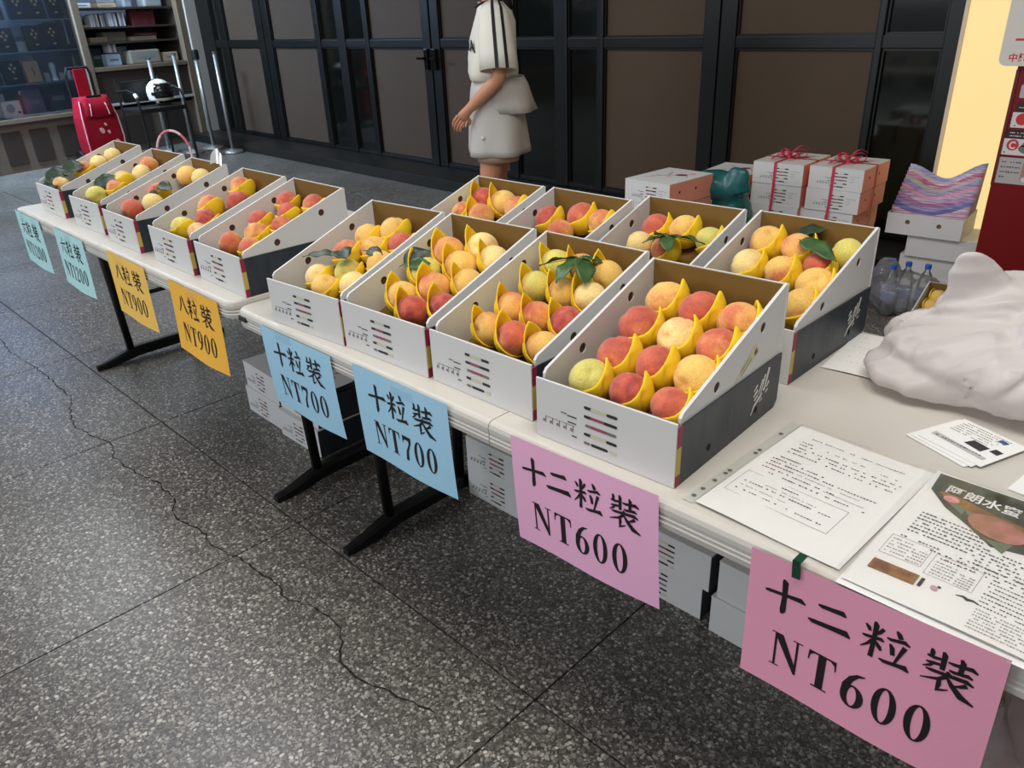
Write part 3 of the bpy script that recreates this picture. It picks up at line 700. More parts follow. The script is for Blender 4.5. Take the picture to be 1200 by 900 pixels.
# ---------------------------------------------------------------- leaves
M_leaf = mat('leaf_green', (46, 76, 42), .4, 0, .45, rgb2=(66, 96, 50), vscale=30)
M_leafd = mat('leaf_dark', (34, 52, 40), .42, 0, .45, rgb2=(48, 66, 46), vscale=30)
M_stem = mat('leaf_stem', (96, 110, 60), .6)
def leaf_mb(L_, W_, curl=.25, fold=.25):
    def f(u, v):
        x = u * L_; hw = W_ / 2 * (math.sin(PI * min(1, u * 1.02) ** .85) ** .8 if 0 < u < .98 else 0.02); y = (v * 2 - 1) * hw
        z = -curl * L_ * (u - .3) ** 2 + fold * abs(y) + .03 * L_ * math.sin(u * 14) * abs(v * 2 - 1)
        return (x, y, z)
    return MB().grid(f, 12, 4)
def leaf(loc, yaw, pitch, L_, W_, m, parent=None, roll=0.0, curl=.25):
    o = leaf_mb(L_, W_, curl).obj('leaf', m, parent, loc, (roll, pitch, yaw), True, .0008)
    MB().tube([(-.012, 0, -.002), (0, 0, .0), (L_ * .9, 0, -curl * L_ * .36 + .0012)], [.0012, .0011, .0004], 6).obj('midrib', M_stem, o)
    return o
def sprig(loc, leaves, label, m):
    t = tag(empty('leaf_sprig', loc), label, 'leaf', 'loose leaves on the peaches')
    MB().tube([(-.02, .0, -.004), (0, 0, 0), (.018, .004, .004)], [.002, .0018, .001], 6).obj('stem', M_stem, t)
    for (dx, yaw, pitch, L_, W_, roll) in leaves: leaf((dx, 0, .002), yaw, pitch, L_, W_, m, t, roll)
    return t
def on_box(k, u, w_, dz):
    x, y, a = BOX[k]
    return (x + math.cos(a) * u - math.sin(a) * w_, y + math.sin(a) * u + math.cos(a) * w_, TZ + .066 + .35 * w_ + dz)
sprig(on_box('F3', .150, .262, .048), [(0, 3.55, .15, .085, .030, .3), (.0, -1.5, .25, .082, .042, .2), (.004, -.75, .2, .085, .044, -.3), (.002, .6, .1, .05, .026, 0)], 'sprig of broad green leaves across the third front carton of near table', M_leaf)
sprig(on_box('R3', .150, .185, .046), [(0, 2.6, .1, .06, .028, .3), (.0, -.9, .1, .075, .034, .2), (.004, .25, .0, .085, .040, -.2), (.0, -2.2, .1, .055, .030, .2)], 'sprig of dark green leaves at the front of the third rear carton', M_leaf)
def facing_leaf(k, u, w_, dz, d, n, L_, W_, m, label, curl=.2):
    d = Vector(d).normalized(); n = Vector(n); n = (n - d * n.dot(d)).normalized(); s = n.cross(d)
    o = leaf_mb(L_, W_, curl).obj('peach_leaf', m, None, on_box(k, u, w_, dz), Matrix((d, s, n)).transposed().to_euler(), True, .0008)
    MB().tube([(-.012, 0, -.002), (0, 0, .0), (L_ * .9, 0, -curl * L_ * .36 + .0012)], [.0012, .0011, .0004], 6).obj('midrib', M_stem, o)
    tag(o, label, 'leaf', 'loose leaves on the peaches'); return o
def one_leaf(k, u, w_, dz, yaw, pitch, L_, W_, m, label, roll=0.0):
    o = leaf(on_box(k, u, w_, dz), yaw, pitch, L_, W_, m, None, roll); o.name = 'peach_leaf'
    tag(o, label, 'leaf', 'loose leaves on the peaches'); return o
one_leaf('R4', .135, .255, .040, -.42, .08, .105, .040, M_leaf, 'long green leaf lying over peaches in the last rear carton', .35)
one_leaf('R4', .105, .300, .020, .3, -.35, .06, .04, M_leafd, 'dark leaf standing up against the back of the last rear carton', .3)
NC = (.55, -.35, .75)
facing_leaf('F2', .036, .150, .034, (.45, .75, .35), NC, .066, .048, M_leafd, 'dark leaf at the left wall of the second front carton')
facing_leaf('F2', .052, .150, .034, (.8, .5, .15), (.3, -.7, .6), .050, .030, M_leaf, 'small curled leaf on the greenish peach in second front carton')
facing_leaf('F1', .040, .090, .046, (.8, .55, .12), (.1, -.35, .9), .085, .024, M_leafd, 'thin dark leaf bridging pale peaches in the first front carton')
facing_leaf('F1', .118, .125, .050, (.75, -.25, .0), NC, .062, .050, M_leafd, 'broad dark leaf lying in the middle of the first front carton')
facing_leaf('F1', .170, .165, .034, (.8, .1, .0), NC, .05, .03, M_leafd, 'small leaf tip under yellow sleeve in the first front carton')
facing_leaf('A3', .085, .165, .040, (.9, .3, -.1), NC, .062, .044, M_leafd, 'small dark leaf on the peaches of the middle far carton')
facing_leaf('A3', .085, .150, .034, (.3, -.3, -.7), NC, .045, .03, M_leafd, 'small leaf hanging between peaches of the middle far carton')
facing_leaf('A2', .020, .085, .030, (.45, .8, .30), NC, .095, .056, M_leafd, 'large dark leaf in the second carton on the far table')
facing_leaf('A1', .020, .030, .035, (.5, .75, .30), NC, .100, .075, M_leafd, 'large dark leaf at front left of leftmost far carton')
facing_leaf('A1', .045, .090, .040, (.6, .7, .25), NC, .095, .070, M_leafd, 'large dark leaf in the middle of leftmost far carton')
facing_leaf('A1', .020, .020, .025, (.85, .3, .0), (.35, -.5, .8), .080, .06, M_leafd, 'dark leaf lying across the front of leftmost far carton')
# ================================================================ PRICE SIGNS
M_black = mat('black_ink', (22, 14, 18), .6)
KAI = {
 '十': [[(4, 50, 4), (12, 51, 7), (50, 56, 7), (86, 60, 10), (97, 55, 3)], [(44, 97, 4), (48, 90, 11), (49, 50, 9), (48, 12, 11), (45, 2, 4)]],
 '二': [[(24, 74, 3), (32, 73, 8), (60, 76, 9), (76, 78, 11), (84, 73, 3)], [(6, 26, 3), (15, 24, 9), (55, 28, 10), (88, 31, 13), (98, 24, 3)]],
 '八': [[(34, 80, 4), (40, 74, 10), (34, 48, 8), (22, 26, 6), (6, 10, 2)], [(50, 90, 3), (57, 82, 8), (66, 52, 9), (80, 28, 12), (98, 14, 3)]],
 '六': [[(44, 98, 3), (50, 90, 8), (57, 80, 9)], [(6, 60, 3), (14, 60, 7), (55, 66, 7), (86, 70, 9), (95, 65, 3)], [(36, 52, 8), (30, 34, 7), (10, 8, 2)], [(58, 50, 4), (66, 38, 8), (78, 22, 11), (90, 8, 4)]],
 '粒': [[(3, 54, 3), (10, 54, 6), (40, 60, 7), (46, 57, 3)], [(24, 98, 4), (27, 90, 9), (27, 50, 7), (25, 6, 8)], [(7, 84, 3), (13, 78, 7), (17, 70, 5)], [(42, 88, 6), (36, 76, 6), (32, 68, 2)], [(24, 50, 6), (16, 36, 5), (3, 22, 2)], [(30, 50, 4), (38, 40, 8), (43, 32, 4)],
        [(66, 98, 3), (71, 92, 8), (76, 82, 8)], [(50, 72, 3), (58, 71, 6), (84, 78, 8), (94, 73, 3)], [(58, 60, 4), (63, 52, 8), (66, 34, 7)], [(86, 66, 8), (80, 46, 6), (72, 18, 4)], [(42, 12, 3), (52, 10, 7), (80, 15, 8), (92, 17, 11), (100, 10, 3)]],
 '裝': [[(14, 96, 3), (16, 90, 7), (16, 78, 6)], [(8, 78, 4), (20, 77, 6), (34, 80, 5)], [(8, 62, 3), (20, 64, 6), (34, 67, 5)], [(20, 64, 5), (16, 56, 5), (4, 48, 2)], [(34, 99, 4), (37, 92, 8), (37, 56, 7)],
        [(44, 80, 3), (54, 80, 6), (84, 86, 8), (94, 81, 3)], [(64, 99, 4), (68, 92, 8), (67, 64, 7)], [(48, 63, 3), (56, 62, 6), (80, 67, 7), (88, 64, 3)],
        [(10, 46, 3), (20, 46, 6), (80, 53, 8), (92, 48, 3)], [(46, 58, 4), (50, 52, 7), (53, 47, 5)], [(48, 46, 7), (34, 32, 6), (4, 20, 2)], [(36, 34, 6), (37, 20, 7), (36, 6, 8), (44, 10, 4), (54, 16, 2)], [(82, 44, 8), (72, 36, 6), (60, 30, 2)], [(48, 44, 4), (58, 30, 8), (76, 12, 11), (99, 4, 3)]],
}
def ringpoly(cx, cy, rx, ry, ix, iy, n=26, ox=0):
    o = [(cx + rx * math.cos(2 * PI * k / n), cy + ry * math.sin(2 * PI * k / n)) for k in range(n)]
    i = [(cx + ox + ix * math.cos(2 * PI * k / n), cy + iy * math.sin(2 * PI * k / n)) for k in range(n)]
    return [[o[k], o[(k + 1) % n], i[(k + 1) % n], i[k]] for k in range(n)]
def stroke_polys(pts):
    out = []
    tmp = MB(); strip(tmp, pts, 0, lambda x, y: (x, y, 0))
    for f in tmp.f: out.append([tmp.v[i][:2] for i in f])
    return out
SER = {
 'N': (84, [[(0, 100), (26, 100), (26, 97), (0, 97)], [(9, 97), (15, 97), (15, 3), (9, 3)], [(0, 3), (25, 3), (25, 0), (0, 0)], [(10, 100), (30, 100), (72, 16), (72, 0), (66, 0), (10, 92)], [(66, 97), (72, 97), (72, 0), (66, 0)], [(57, 100), (83, 100), (83, 97), (57, 97)]]),
 'T': (76, [[(3, 100), (73, 100), (73, 95), (3, 95)], [(28, 96), (48, 96), (48, 3), (28, 3)], [(18, 4), (58, 4), (58, 0), (18, 0)], [(3, 98), (9, 97), (5, 72), (2, 72)], [(67, 97), (73, 98), (74, 72), (71, 72)], [(3, 97), (20, 97), (8, 88)], [(56, 97), (73, 97), (68, 88)]]),
 '0': (62, ringpoly(30, 50, 28, 51, 12, 46)),
 '6': (62, ringpoly(31, 31, 28, 32, 11, 27) + stroke_polys([(11, 34, 16), (13, 56, 17), (24, 80, 14), (38, 94, 9), (54, 99, 3)])),
 '9': (62, [[(61 - x, 100 - y) for x, y in p] for p in ringpoly(31, 31, 28, 32, 11, 27) + stroke_polys([(11, 34, 16), (13, 56, 17), (24, 80, 14), (38, 94, 9), (54, 99, 3)])]),
 '7': (62, [[(5, 100), (57, 100), (57, 84), (5, 84)], [(5, 100), (9, 100), (8, 68), (5, 68)], [(8, 84), (18, 84), (8, 76)], [(52, 86), (57, 86), (57, 80), (38, 40), (34, 0), (17, 0), (24, 40)], [(40, 86), (57, 86), (45, 62)]]),
 '1': (50, [[(18, 100), (34, 100), (34, 3), (18, 3)], [(6, 3.5), (46, 3.5), (46, 0), (6, 0)], [(6, 86), (18, 94), (18, 88), (6, 82)], [(18, 100), (18, 88), (10, 88)]]),
 '2': (62, stroke_polys([(11, 72, 17), (12, 86, 10), (24, 97, 6), (40, 95, 11), (50, 78, 17), (42, 56, 13), (22, 30, 8), (9, 13, 7)]) + [[(6, 16), (56, 12), (56, 0), (6, 0)], [(52, 24), (57, 24), (57, 0), (48, 0)]]),
}
SW, SH = .297, .210
def make_sign(name, loc, rot, paper, line1, line2, label, curl=.004, sag=.0, w1=None, dark=None, tilt=0.0, seed=0):
    t = empty(name, loc, 0); t.rotation_euler = (rot[0], rot[1], rot[2])
    tag(t, label, 'price sign', 'handwritten style price sheets along the table edge')
    def P(x, y, off=0.0):  # x right 0..SW, y down 0..SH
        fx = x / SW; fy = y / SH
        d = -curl * math.sin(PI * fx) * (.3 + .7 * fy) - sag * fy * fy + .0018 * math.sin(fx * 7 + seed) * fy
        return (x, d - off, -y)
    b = MB().grid(lambda u, v: P(u * SW, v * SH), 16, 10)
    b.obj('paper', paper, t, smooth=True)
    q = lambda x, y: P(x, y, .0006)
    n = len(line1); cs = .058 if n == 4 else .066
    us = {4: (.021, .074, .137, .207), 3: (.042, .108, .188)}[n] if w1 is None else w1
    for ch, u in zip(line1, us):
        k = cs * (1.03 if ch == '裝' else 1); g = MB()
        for s in KAI[ch]: strip(g, [(u + x / 100 * k, .026 + (1 - y / 100) * k, wd / 100 * k * 1.28) for x, y, wd in s], 0, q)
        g.obj('character', M_black, t, fix=False)
    tot = sum(SER[c][0] for c in line2) + 12 * (len(line2) - 1)
    hh = .056; x0, x1 = (.040, .243) if len(line2) == 5 else (.034, .262)
    if len(line2) == 5 and n == 3: x0, x1 = .050, .252
    sx = (x1 - x0) / tot; x = x0
    for c in line2:
        wd, polys = SER[c]; g = MB()
        for p in polys:
            g.add([q(x + a * sx, .116 + (1 - bb / 100) * hh) for a, bb in p], [tuple(range(len(p)))])
        x += (wd + 12) * sx; g.obj('character', M_black, t, fix=False)
    # strips of clear tape across the top edge
    return t
M_pink = mat('pink_paper', (236, 178, 210), .7, 0, .2, var=.02, vscale=40, bump=.05, bscale=300)
M_pink2 = mat('rose_paper', (228, 156, 180), .7, 0, .2, var=.02, vscale=40, bump=.05, bscale=300)
M_blue = mat('light_blue_paper', (164, 208, 232), .7, 0, .2, var=.02, vscale=40)
M_orange = mat('orange_paper', (244, 184, 70), .7, 0, .2, var=.03, vscale=12)
M_orange2 = mat('yellow_orange_paper', (244, 196, 96), .7, 0, .2, var=.03, vscale=12)
M_teal = mat('pale_aqua_paper', (178, 220, 220), .7, 0, .2, var=.03, vscale=12)
Y0 = -.0052
signs = [
 make_sign('price_sign', (-1.838, Y0 + .004, .738), (0, R(1), 0), M_teal, '六粒裝', 'NT1200', 'pale aqua price sheet reading NT1200 at the far left corner of the far table', .005, .0),
 make_sign('price_sign', (-1.372, Y0 + .004, .738), (0, R(1), 0), M_teal, '六粒裝', 'NT1200', 'pale aqua price sheet reading NT1200, beside the paler orange sheet', .006, .004),
 make_sign('price_sign', (-.853, Y0 + .004, .742), (0, R(1), 0), M_orange2, '八粒裝', 'NT900', 'paler orange price sheet reading NT900 in front of the table leg', .004, .0),
 make_sign('price_sign', (-.388, Y0 + .004, .738), (0, R(1), 0), M_orange, '八粒裝', 'NT900', 'deeper orange price sheet reading NT900 at the right end of the far table', .006, .006),
 make_sign('price_sign', (.137, Y0, .731), (0, R(0), 0), M_blue, '十粒裝', 'NT700', 'light blue price sheet reading NT700, left one, hiding part of a floor carton stack', .003, -.010),
 make_sign('price_sign', (.517, Y0, .740), (0, R(-.5), 0), M_blue, '十粒裝', 'NT700', 'light blue price sheet reading NT700, right one, beside the table fold', .003, -.006),
 make_sign('price_sign', (.975, Y0, .740), (0, R(-2), 0), M_pink, '十二粒裝', 'NT600', 'pink price sheet reading NT600 below the nearest peach carton', .002, -.006),
 make_sign('price_sign', (1.420, Y0 - .004, .740), (R(1), R(-1), 0), M_pink2, '十二粒裝', 'NT600', 'rose pink price sheet reading NT600 held by dark green tape, at lower right', .003, .004, w1=(.022, .080, .148, .216)),
]
tp = MB().box((1.482, -.0125, .738), (.0105, .0012, .026), 0, Matrix.Rotation(R(-4), 4, 'Y'))
tp.box((1.482, -.004, .7515), (.0105, .018, .001), 0)
tag(tp.obj('tape_piece', mat('dark_green_tape', (20, 62, 44), .35)), 'short dark green tape strip holding the rose pink sheet', 'tape')
M_ctape = film('clear_tape', (235, 235, 232), .05, .4, .3, .05)
for i, (sx, wd) in enumerate([(-1.74, .05), (-1.60, .05), (-1.22, .06), (-.75, .06), (-.24, .07), (.24, .07), (.68, .07)]):
    o = MB().grid(lambda u, v: ((u - .5) * wd, -.0075 + .030 * max(0, v - .55), (v - .5) * .036 if v < .6 else .0145 + .0 * v), 4, 8).obj('clear_tape', M_ctape, None, (sx, 0.001, .7275), smooth=True)
    tag(o, ['clear tape strip on left aqua sheet at far table corner', 'clear tape strip on right part of the leftmost aqua sheet', 'clear tape strip on the second aqua sheet', 'clear tape strip on the paler orange sheet', 'clear tape strip on the deeper orange sheet', 'clear tape strip on the left blue sheet', 'clear tape strip on the right blue sheet'][i], 'tape')

# ================================================================ PAPERS ON THE TABLE
M_paper = mat('white_paper', (228, 228, 226), .6, 0, .3)
M_text = mat('grey_text', (84, 82, 82), .7); M_textl = mat('pale_text', (146, 142, 142), .7); M_textr = mat('reddish_text', (120, 66, 72), .7)
rt = random.Random(11)
def text_lines(b, lines, P, z=.0006):
    """lines: (x0, x1, y, height, material index, density)"""
    for (x0, x1, y, h, mi, dens) in lines:
        x = x0; h *= .86
        while x < x1:
            wd = h * rt.uniform(.6, 1.05)
            if rt.random() < dens:
                hh = h * rt.uniform(.45, .8)
                b.add([P(x, y - hh / 2), P(x + wd, y - hh / 2), P(x + wd, y + hh / 2), P(x, y + hh / 2)], [(0, 1, 2, 3)], mi)
            x += h * 1.22
def frame_lines(b, x0, x1, y0, y1, w_, mi, P):
    for (a, c, d, e) in ((x0, x1, y0, y0 + w_), (x0, x1, y1 - w_, y1), (x0, x0 + w_, y0, y1), (x1 - w_, x1, y0, y1)):
        b.add([P(a, d), P(c, d), P(c, e), P(a, e)], [(0, 1, 2, 3)], mi)
ZT_ = TZ + .0004
# document in a clear punched sleeve
doc = tag(empty('document_in_sleeve', (1.313, .025, ZT_), R(-2.5)), 'typed white document in a clear punched sleeve beside the nearest carton', 'document')
def PD(x, y, o=0.0): return (x, y, .0022 + o + .0035 * math.sin(x * 13 + 1.1) ** 2 * .6 + .004 * max(0, (x + y) - .44) * 3)
MB().grid(lambda u, v: PD(u * .210, v * .297), 10, 12).obj('paper', M_paper, doc, smooth=True)
b = MB(); Q = lambda x, y: PD(x, y, .0005)
ln = [(.035, .178, .268, .0042, 1, .75), (.028, .045, .250, .0042, 0, .95), (.028, .046, .241, .0042, 0, .95), (.07, .10, .247, .004, 1, .7), (.11, .135, .247, .004, 1, .7), (.15, .18, .243, .004, 1, .7),
      (.028, .19, .230, .0042, 0, .7), (.025, .19, .220, .0042, 0, .62), (.025, .19, .209, .0042, 0, .6), (.025, .06, .188, .0042, 0, .95), (.018, .10, .178, .0044, 0, .85), (.020, .185, .168, .0044, 0, .82), (.018, .06, .158, .0044, 2, .95), (.065, .16, .158, .003, 1, .8),
      (.018, .135, .147, .0042, 0, .8), (.115, .175, .145, .0026, 1, .9), (.022, .18, .135, .0042, 0, .55), (.07, .10, .112, .0042, 0, .9), (.05, .13, .102, .003, 1, .85), (.02, .15, .094, .0042, 0, .75), (.02, .09, .082, .003, 1, .7), (.02, .15, .070, .0042, 0, .55)]
text_lines(b, ln, Q); frame_lines(b, .010, .165, .056, .122, .0007, 1, Q)
o = b.obj('printed_text', [M_text, M_textl, M_textr], doc, fix=False); o['kind'] = 'stuff'
M_sleeve = film('clear_sleeve', (225, 228, 228), .06, .3, .08, .12, wrinkle=.05)
MB().grid(lambda u, v: (-.002 + u * .222, -.004 + v * .306, PD(max(0, u * .21), v * .297)[2] + .0022 + .0012 * math.sin(u * 17 + v * 5)), 12, 14).obj('clear_sleeve', M_sleeve, doc, smooth=True)
M_strip = film('milky_strip', (226, 228, 222), .72, .4, .2, .12)
stp = MB()
hs = [(-.0105, .012), (-.0105, .034), (-.0105, .064), (-.0105, .092), (-.0105, .104), (-.0105, .176), (-.0105, .188), (-.0105, .252)]
stp.grid(lambda u, v: (-.021 + u * .019, -.004 + v * .312, .0022 + .0015 * math.sin(v * 9)), 2, 14)
sp_ = stp.obj('punched_strip', M_strip, doc)
hb = MB()
for hx, hy in hs: hb.add([(hx + .0036 * math.cos(2 * PI * k / 12), hy + .0036 * math.sin(2 * PI * k / 12), .0027 + .0015 * math.sin((hy + .004) / .312 * 9)) for k in range(12)], [tuple(range(12))])
for hx, hy in hs:
    h1 = MB().add([(.0036 * math.cos(2 * PI * k / 12), .0036 * math.sin(2 * PI * k / 12), 0) for k in range(12)], [tuple(range(12))])
    h1.obj('punch_hole', mat('hole_grey', (92, 92, 86), .8), sp_, (hx, hy, .0028 + .0015 * math.sin((hy + .004) / .312 * 9)), fix=False)
# large flyer with a fruit picture
fl_ = tag(empty('leaflet', (1.531, .003, ZT_), R(-1)), 'large leaflet in a clear sleeve with a fruit picture and white heading, lower right', 'leaflet')
FX, FY = .232, .318
def PF(x, y, o=0.0): return (x, y, .004 + o + .0025 * math.sin(x * 11 + y * 7) ** 2)
MB().grid(lambda u, v: (u * (FX + .006) - .003, v * FY - .009, .0012), 2, 2).obj('under_sheet', M_paper, fl_, solid=.0006)
MB().grid(lambda u, v: PF(u * FX, v * FY), 10, 12).obj('paper', M_paper, fl_, smooth=True)
M_pdark = mat('picture_dark', (56, 52, 44), .4, 0, .4, rgb2=(86, 92, 74), vscale=40); M_ppk = mat('picture_pink', (196, 132, 124), .4, 0, .4, rgb2=(150, 110, 84), vscale=30)
M_pgold = mat('picture_gold', (150, 112, 58), .4, 0, .4, rgb2=(120, 74, 52), vscale=60); M_pgr = mat('picture_green', (110, 122, 98), .4); M_ppk2 = mat('picture_light_pink', (226, 172, 172), .4, 0, .4, rgb2=(208, 120, 128), vscale=50)
b = MB(); Q = lambda x, y, o=.0006: PF(x, y, o)
def poly_on(b, pts, mi, o):
    c = (sum(p[0] for p in pts) / len(pts), sum(p[1] for p in pts) / len(pts))
    vs = [Q(*c, o)] + [Q(*p, o) for p in pts]; b.add(vs, [(0, i + 1, (i + 1) % len(pts) + 1) for i in range(len(pts))], mi)
poly_on(b, [(.006, .312), (.228, .312), (.228, .205), (.205, .185), (.150, .190), (.110, .178), (.075, .205), (.040, .228), (.010, .262)], 0, .0006)
poly_on(b, [(.03, .248), (.062, .225), (.05, .252), (.088, .205), (.08, .235), (.06, .262)], 3, .0009)
poly_on(b, [(.10, .19), (.125, .172), (.13, .20)], 3, .0009)
def ell(cx, cy, rx, ry, a, n=22): return [(cx + rx * math.cos(t) * math.cos(a) - ry * math.sin(t) * math.sin(a), cy + rx * math.cos(t) * math.sin(a) + ry * math.sin(t) * math.cos(a)) for t in [2 * PI * k / n for k in range(n)]]
poly_on(b, ell(.070, .250, .050, .010, -.25), 2, .0010); poly_on(b, ell(.155, .240, .06, .016, -.1), 2, .0011); poly_on(b, ell(.105, .222, .036, .026, -.25), 1, .0013); poly_on(b, ell(.185, .210, .030, .030, 0), 4, .0014); poly_on(b, ell(.040, .252, .010, .009, 0), 4, .0014); poly_on(b, ell(.225, .245, .02, .02, 0), 1, .0012)
b.obj('fruit_picture', [M_pdark, M_ppk, M_pgold, M_pgr, M_ppk2], fl_, fix=False)
def font_mesh(body, size, bold=0.0):
    cu = bpy.data.curves.new('letters', 'FONT'); cu.body = body; cu.size = size; cu.offset = bold; cu.resolution_u = 3
    o = bpy.data.objects.new('letters', cu); COL.objects.link(o)
    dg = bpy.context.evaluated_depsgraph_get(); dg.update()
    me = bpy.data.meshes.new_from_object(o.evaluated_get(dg)); bpy.data.objects.remove(o)
    vs = [tuple(v.co) for v in me.vertices]; fs = [tuple(p.vertices) for p in me.polygons]; bpy.data.meshes.remove(me)
    return vs, fs
vs, fs = font_mesh('阿朗水蜜', .030, .0006)
MB().add([Q(.026 + x * .78, .266 + y * .85, .0024) for x, y, z in vs], fs).obj('heading', M_white, fl_, fix=False)
b = MB()
for r_ in range(7): text_lines(b, [(.022, .10, .196 - r_ * .0085, .0046, 0, .9)], Q)
for r_ in range(6): text_lines(b, [(.105, .21, .168 - r_ * .0078, .0042, 0, .72)], Q)
for r_ in range(3): text_lines(b, [(.02 + .03 * r_, .20, .128 - r_ * .008, .0042, 0, .6)], Q)
frame_lines(b, .012, .062, .078, .124, .0006, 1, Q); frame_lines(b, .068, .122, .070, .118, .0006, 1, Q)
for r_ in range(5):
    text_lines(b, [(.016, .038, .116 - r_ * .0075, .0034, 1, .9), (.043, .06, .108 - r_ * .0065, .0034, 1, .9), (.073, .096, .102 - r_ * .0065, .0034, 1, .9), (.101, .118, .096 - r_ * .0055, .0034, 1, .9)], Q)
text_lines(b, [(.074, .11, .111, .0036, 2, .95)], Q)
for r_ in range(7): text_lines(b, [(.132, .228, .104 - r_ * .0082, .0034, 0, .9)], Q)
for r_ in range(7): text_lines(b, [(.134, .205, .046 - r_ * .006, .0030, 1, .9)], Q)
o = b.obj('printed_text', [M_text, M_textl, M_textr], fl_, fix=False); o['kind'] = 'stuff'
b = MB(); poly_on(b, [(.014, .040), (.014, .062), (.068, .062), (.068, .040)], 0, .0009); poly_on(b, [(.071, .042), (.071, .060), (.075, .060), (.075, .042)], 1, .0009)
for s in ([(.090, .058, .002), (.100, .062, .004), (.112, .057, .002)], [(.098, .062, .002), (.104, .055, .004)], ): pass
strip(b, [(.110, .0545, .001), (.117, .057, .003), (.122, .0545, .005), (.128, .0565, .003), (.135, .0545, .001)], 1, lambda x, y: Q(x, y, .001))
poly_on(b, ell(.088, .050, .004, .005, .5), 2, .0009); poly_on(b, ell(.092, .055, .002, .002, 0), 1, .001)
poly_on(b, [(.205, .075), (.205, .10), (.232, .10), (.232, .075)], 0, .0009)
b.obj('small_pictures', [M_pgold, M_ink, mat('sprig_pink', (190, 150, 156), .6)], fl_, fix=False)
MB().grid(lambda u, v: (-.012 + u * .25, -.006 + v * .335, PF(u * FX, v * FY)[2] + .003 + .0016 * math.sin(u * 15 + v * 6)), 12, 14).obj('clear_sleeve', M_sleeve, fl_, smooth=True)
# small stack of leaflets by the white bag
sl_ = tag(empty('leaflet_stack', (1.461, .404, ZT_), R(-24)), 'small stack of white leaflets with dark pictures, in front of the white bag', 'leaflet')
for i, (dx, dy, a) in enumerate([(.0, .0, 0), (.004, .006, .03), (.010, .014, .06)]):
    m_ = Matrix.Rotation(a, 4, 'Z')
    MB().box((.053 + dx, .056 + dy, .0012 + i * .0016), (.108, .108, .0011), 0, m_).obj('sheet', M_paper, sl_)
b = MB(); ca, sa = math.cos(.06), math.sin(.06)
def PS(x, y, o=.0002): return (.0105 + .053 - .054 + x * ca - y * sa, .0155 + .056 - .054 + x * sa + y * ca, .0051 + o)
text_lines(b, [(.012, .09 - r_ * .003, .094 - r_ * .0072, .0034, 0, .85) for r_ in range(6)], PS)
b.add([PS(.008, .018), PS(.100, .012), PS(.100, .022), PS(.008, .030)], [(0, 1, 2, 3)], 1); text_lines(b, [(.014, .09, .0215, .005, 0, .7)], lambda x, y: PS(x, y, .0004))
b.add([PS(.052, .036), PS(.082, .032), PS(.084, .052), PS(.056, .055)], [(0, 1, 2, 3)], 2); b.add([PS(.088, .044), PS(.102, .042), PS(.103, .056), PS(.090, .058)], [(0, 1, 2, 3)], 2)
b.add([PS(.074, .082), PS(.088, .080), PS(.089, .090), PS(.076, .092)], [(0, 1, 2, 3)], 3)
o = b.obj('printed_text', [M_text, mat('grey_band', (176, 178, 178), .6), mat('picture_charcoal', (48, 46, 48), .5), mat('stamp_blue', (70, 92, 150), .5)], sl_, fix=False)
# card with the red block
cd = tag(empty('card', (1.628, .345, ZT_), R(-8)), 'white card with a red rounded block at the right edge of the table', 'card')
MB().box((.05, .06, .0012), (.11, .13, .0012)).obj('paper', M_paper, cd)
MB().add([(x, y, .0021) for x, y in rrect(.020, .10, .022, .085, .012)], [tuple(range(24))]).obj('red_block', mat('print_red', (198, 52, 60), .5), cd, fix=False)
# memo sheet behind the big carton
me_ = tag(empty('memo_sheet', (1.248, .565, ZT_), R(4)), 'white memo sheet with scattered marks between last rear carton and white bag', 'document')
MB().grid(lambda u, v: (u * .15, v * .21, .0012 + .002 * math.sin(u * 4)), 6, 6).obj('paper', M_paper, me_, smooth=True)
b = MB(); text_lines(b, [(.012, .13, .185 - i * .027, .003, 1, .35) for i in range(6)], lambda x, y: (x, y, .0020 + .002 * math.sin(x / .15 * 4)))
o = b.obj('printed_text', [M_text, M_textl], me_, fix=False); o['kind'] = 'stuff'

# ================================================================ WHITE PLASTIC BAG
def blob_union(parts, voxel, name, m, smooth_it=4, wr=None, post=1):
    b = MB()
    for p in parts: b.add(p.v, p.f)
    o = b.obj(name, m, None)
    md = o.modifiers.new('r', 'REMESH'); md.mode = 'VOXEL'; md.voxel_size = voxel
    md2 = o.modifiers.new('s', 'SMOOTH'); md2.iterations = smooth_it; md2.factor = .6
    bake(o)
    if wr:
        for v in o.data.vertices: wr(v)
        o.data.update()
        md = o.modifiers.new('s', 'SMOOTH'); md.iterations = post; md.factor = .5; bake(o)
    shade(o); return o
def oriented_ball(c, r, rot, n=20, m_=14):
    b = MB().ball((0, 0, 0), r, n, m_); M = Matrix.Translation(Vector(c)) @ rot.to_4x4()
    b.v = [tuple(M @ Vector(v)) for v in b.v]; return b
def ring_loft(cs): # list of (center, radius_a, radius_b, yaw)
    rings = []
    for (c, ra, rb_, yaw) in cs:
        rings.append([(c[0] + ra * math.cos(t) * math.cos(yaw) - rb_ * math.sin(t) * math.sin(yaw), c[1] + ra * math.cos(t) * math.sin(yaw) + rb_ * math.sin(t) * math.cos(yaw), c[2]) for t in [2 * PI * k / 18 for k in range(18)]])
    return MB().loft(rings)
E_ = lambda x, y, z: Matrix.Rotation(z, 3, 'Z') @ Matrix.Rotation(y, 3, 'Y') @ Matrix.Rotation(x, 3, 'X')
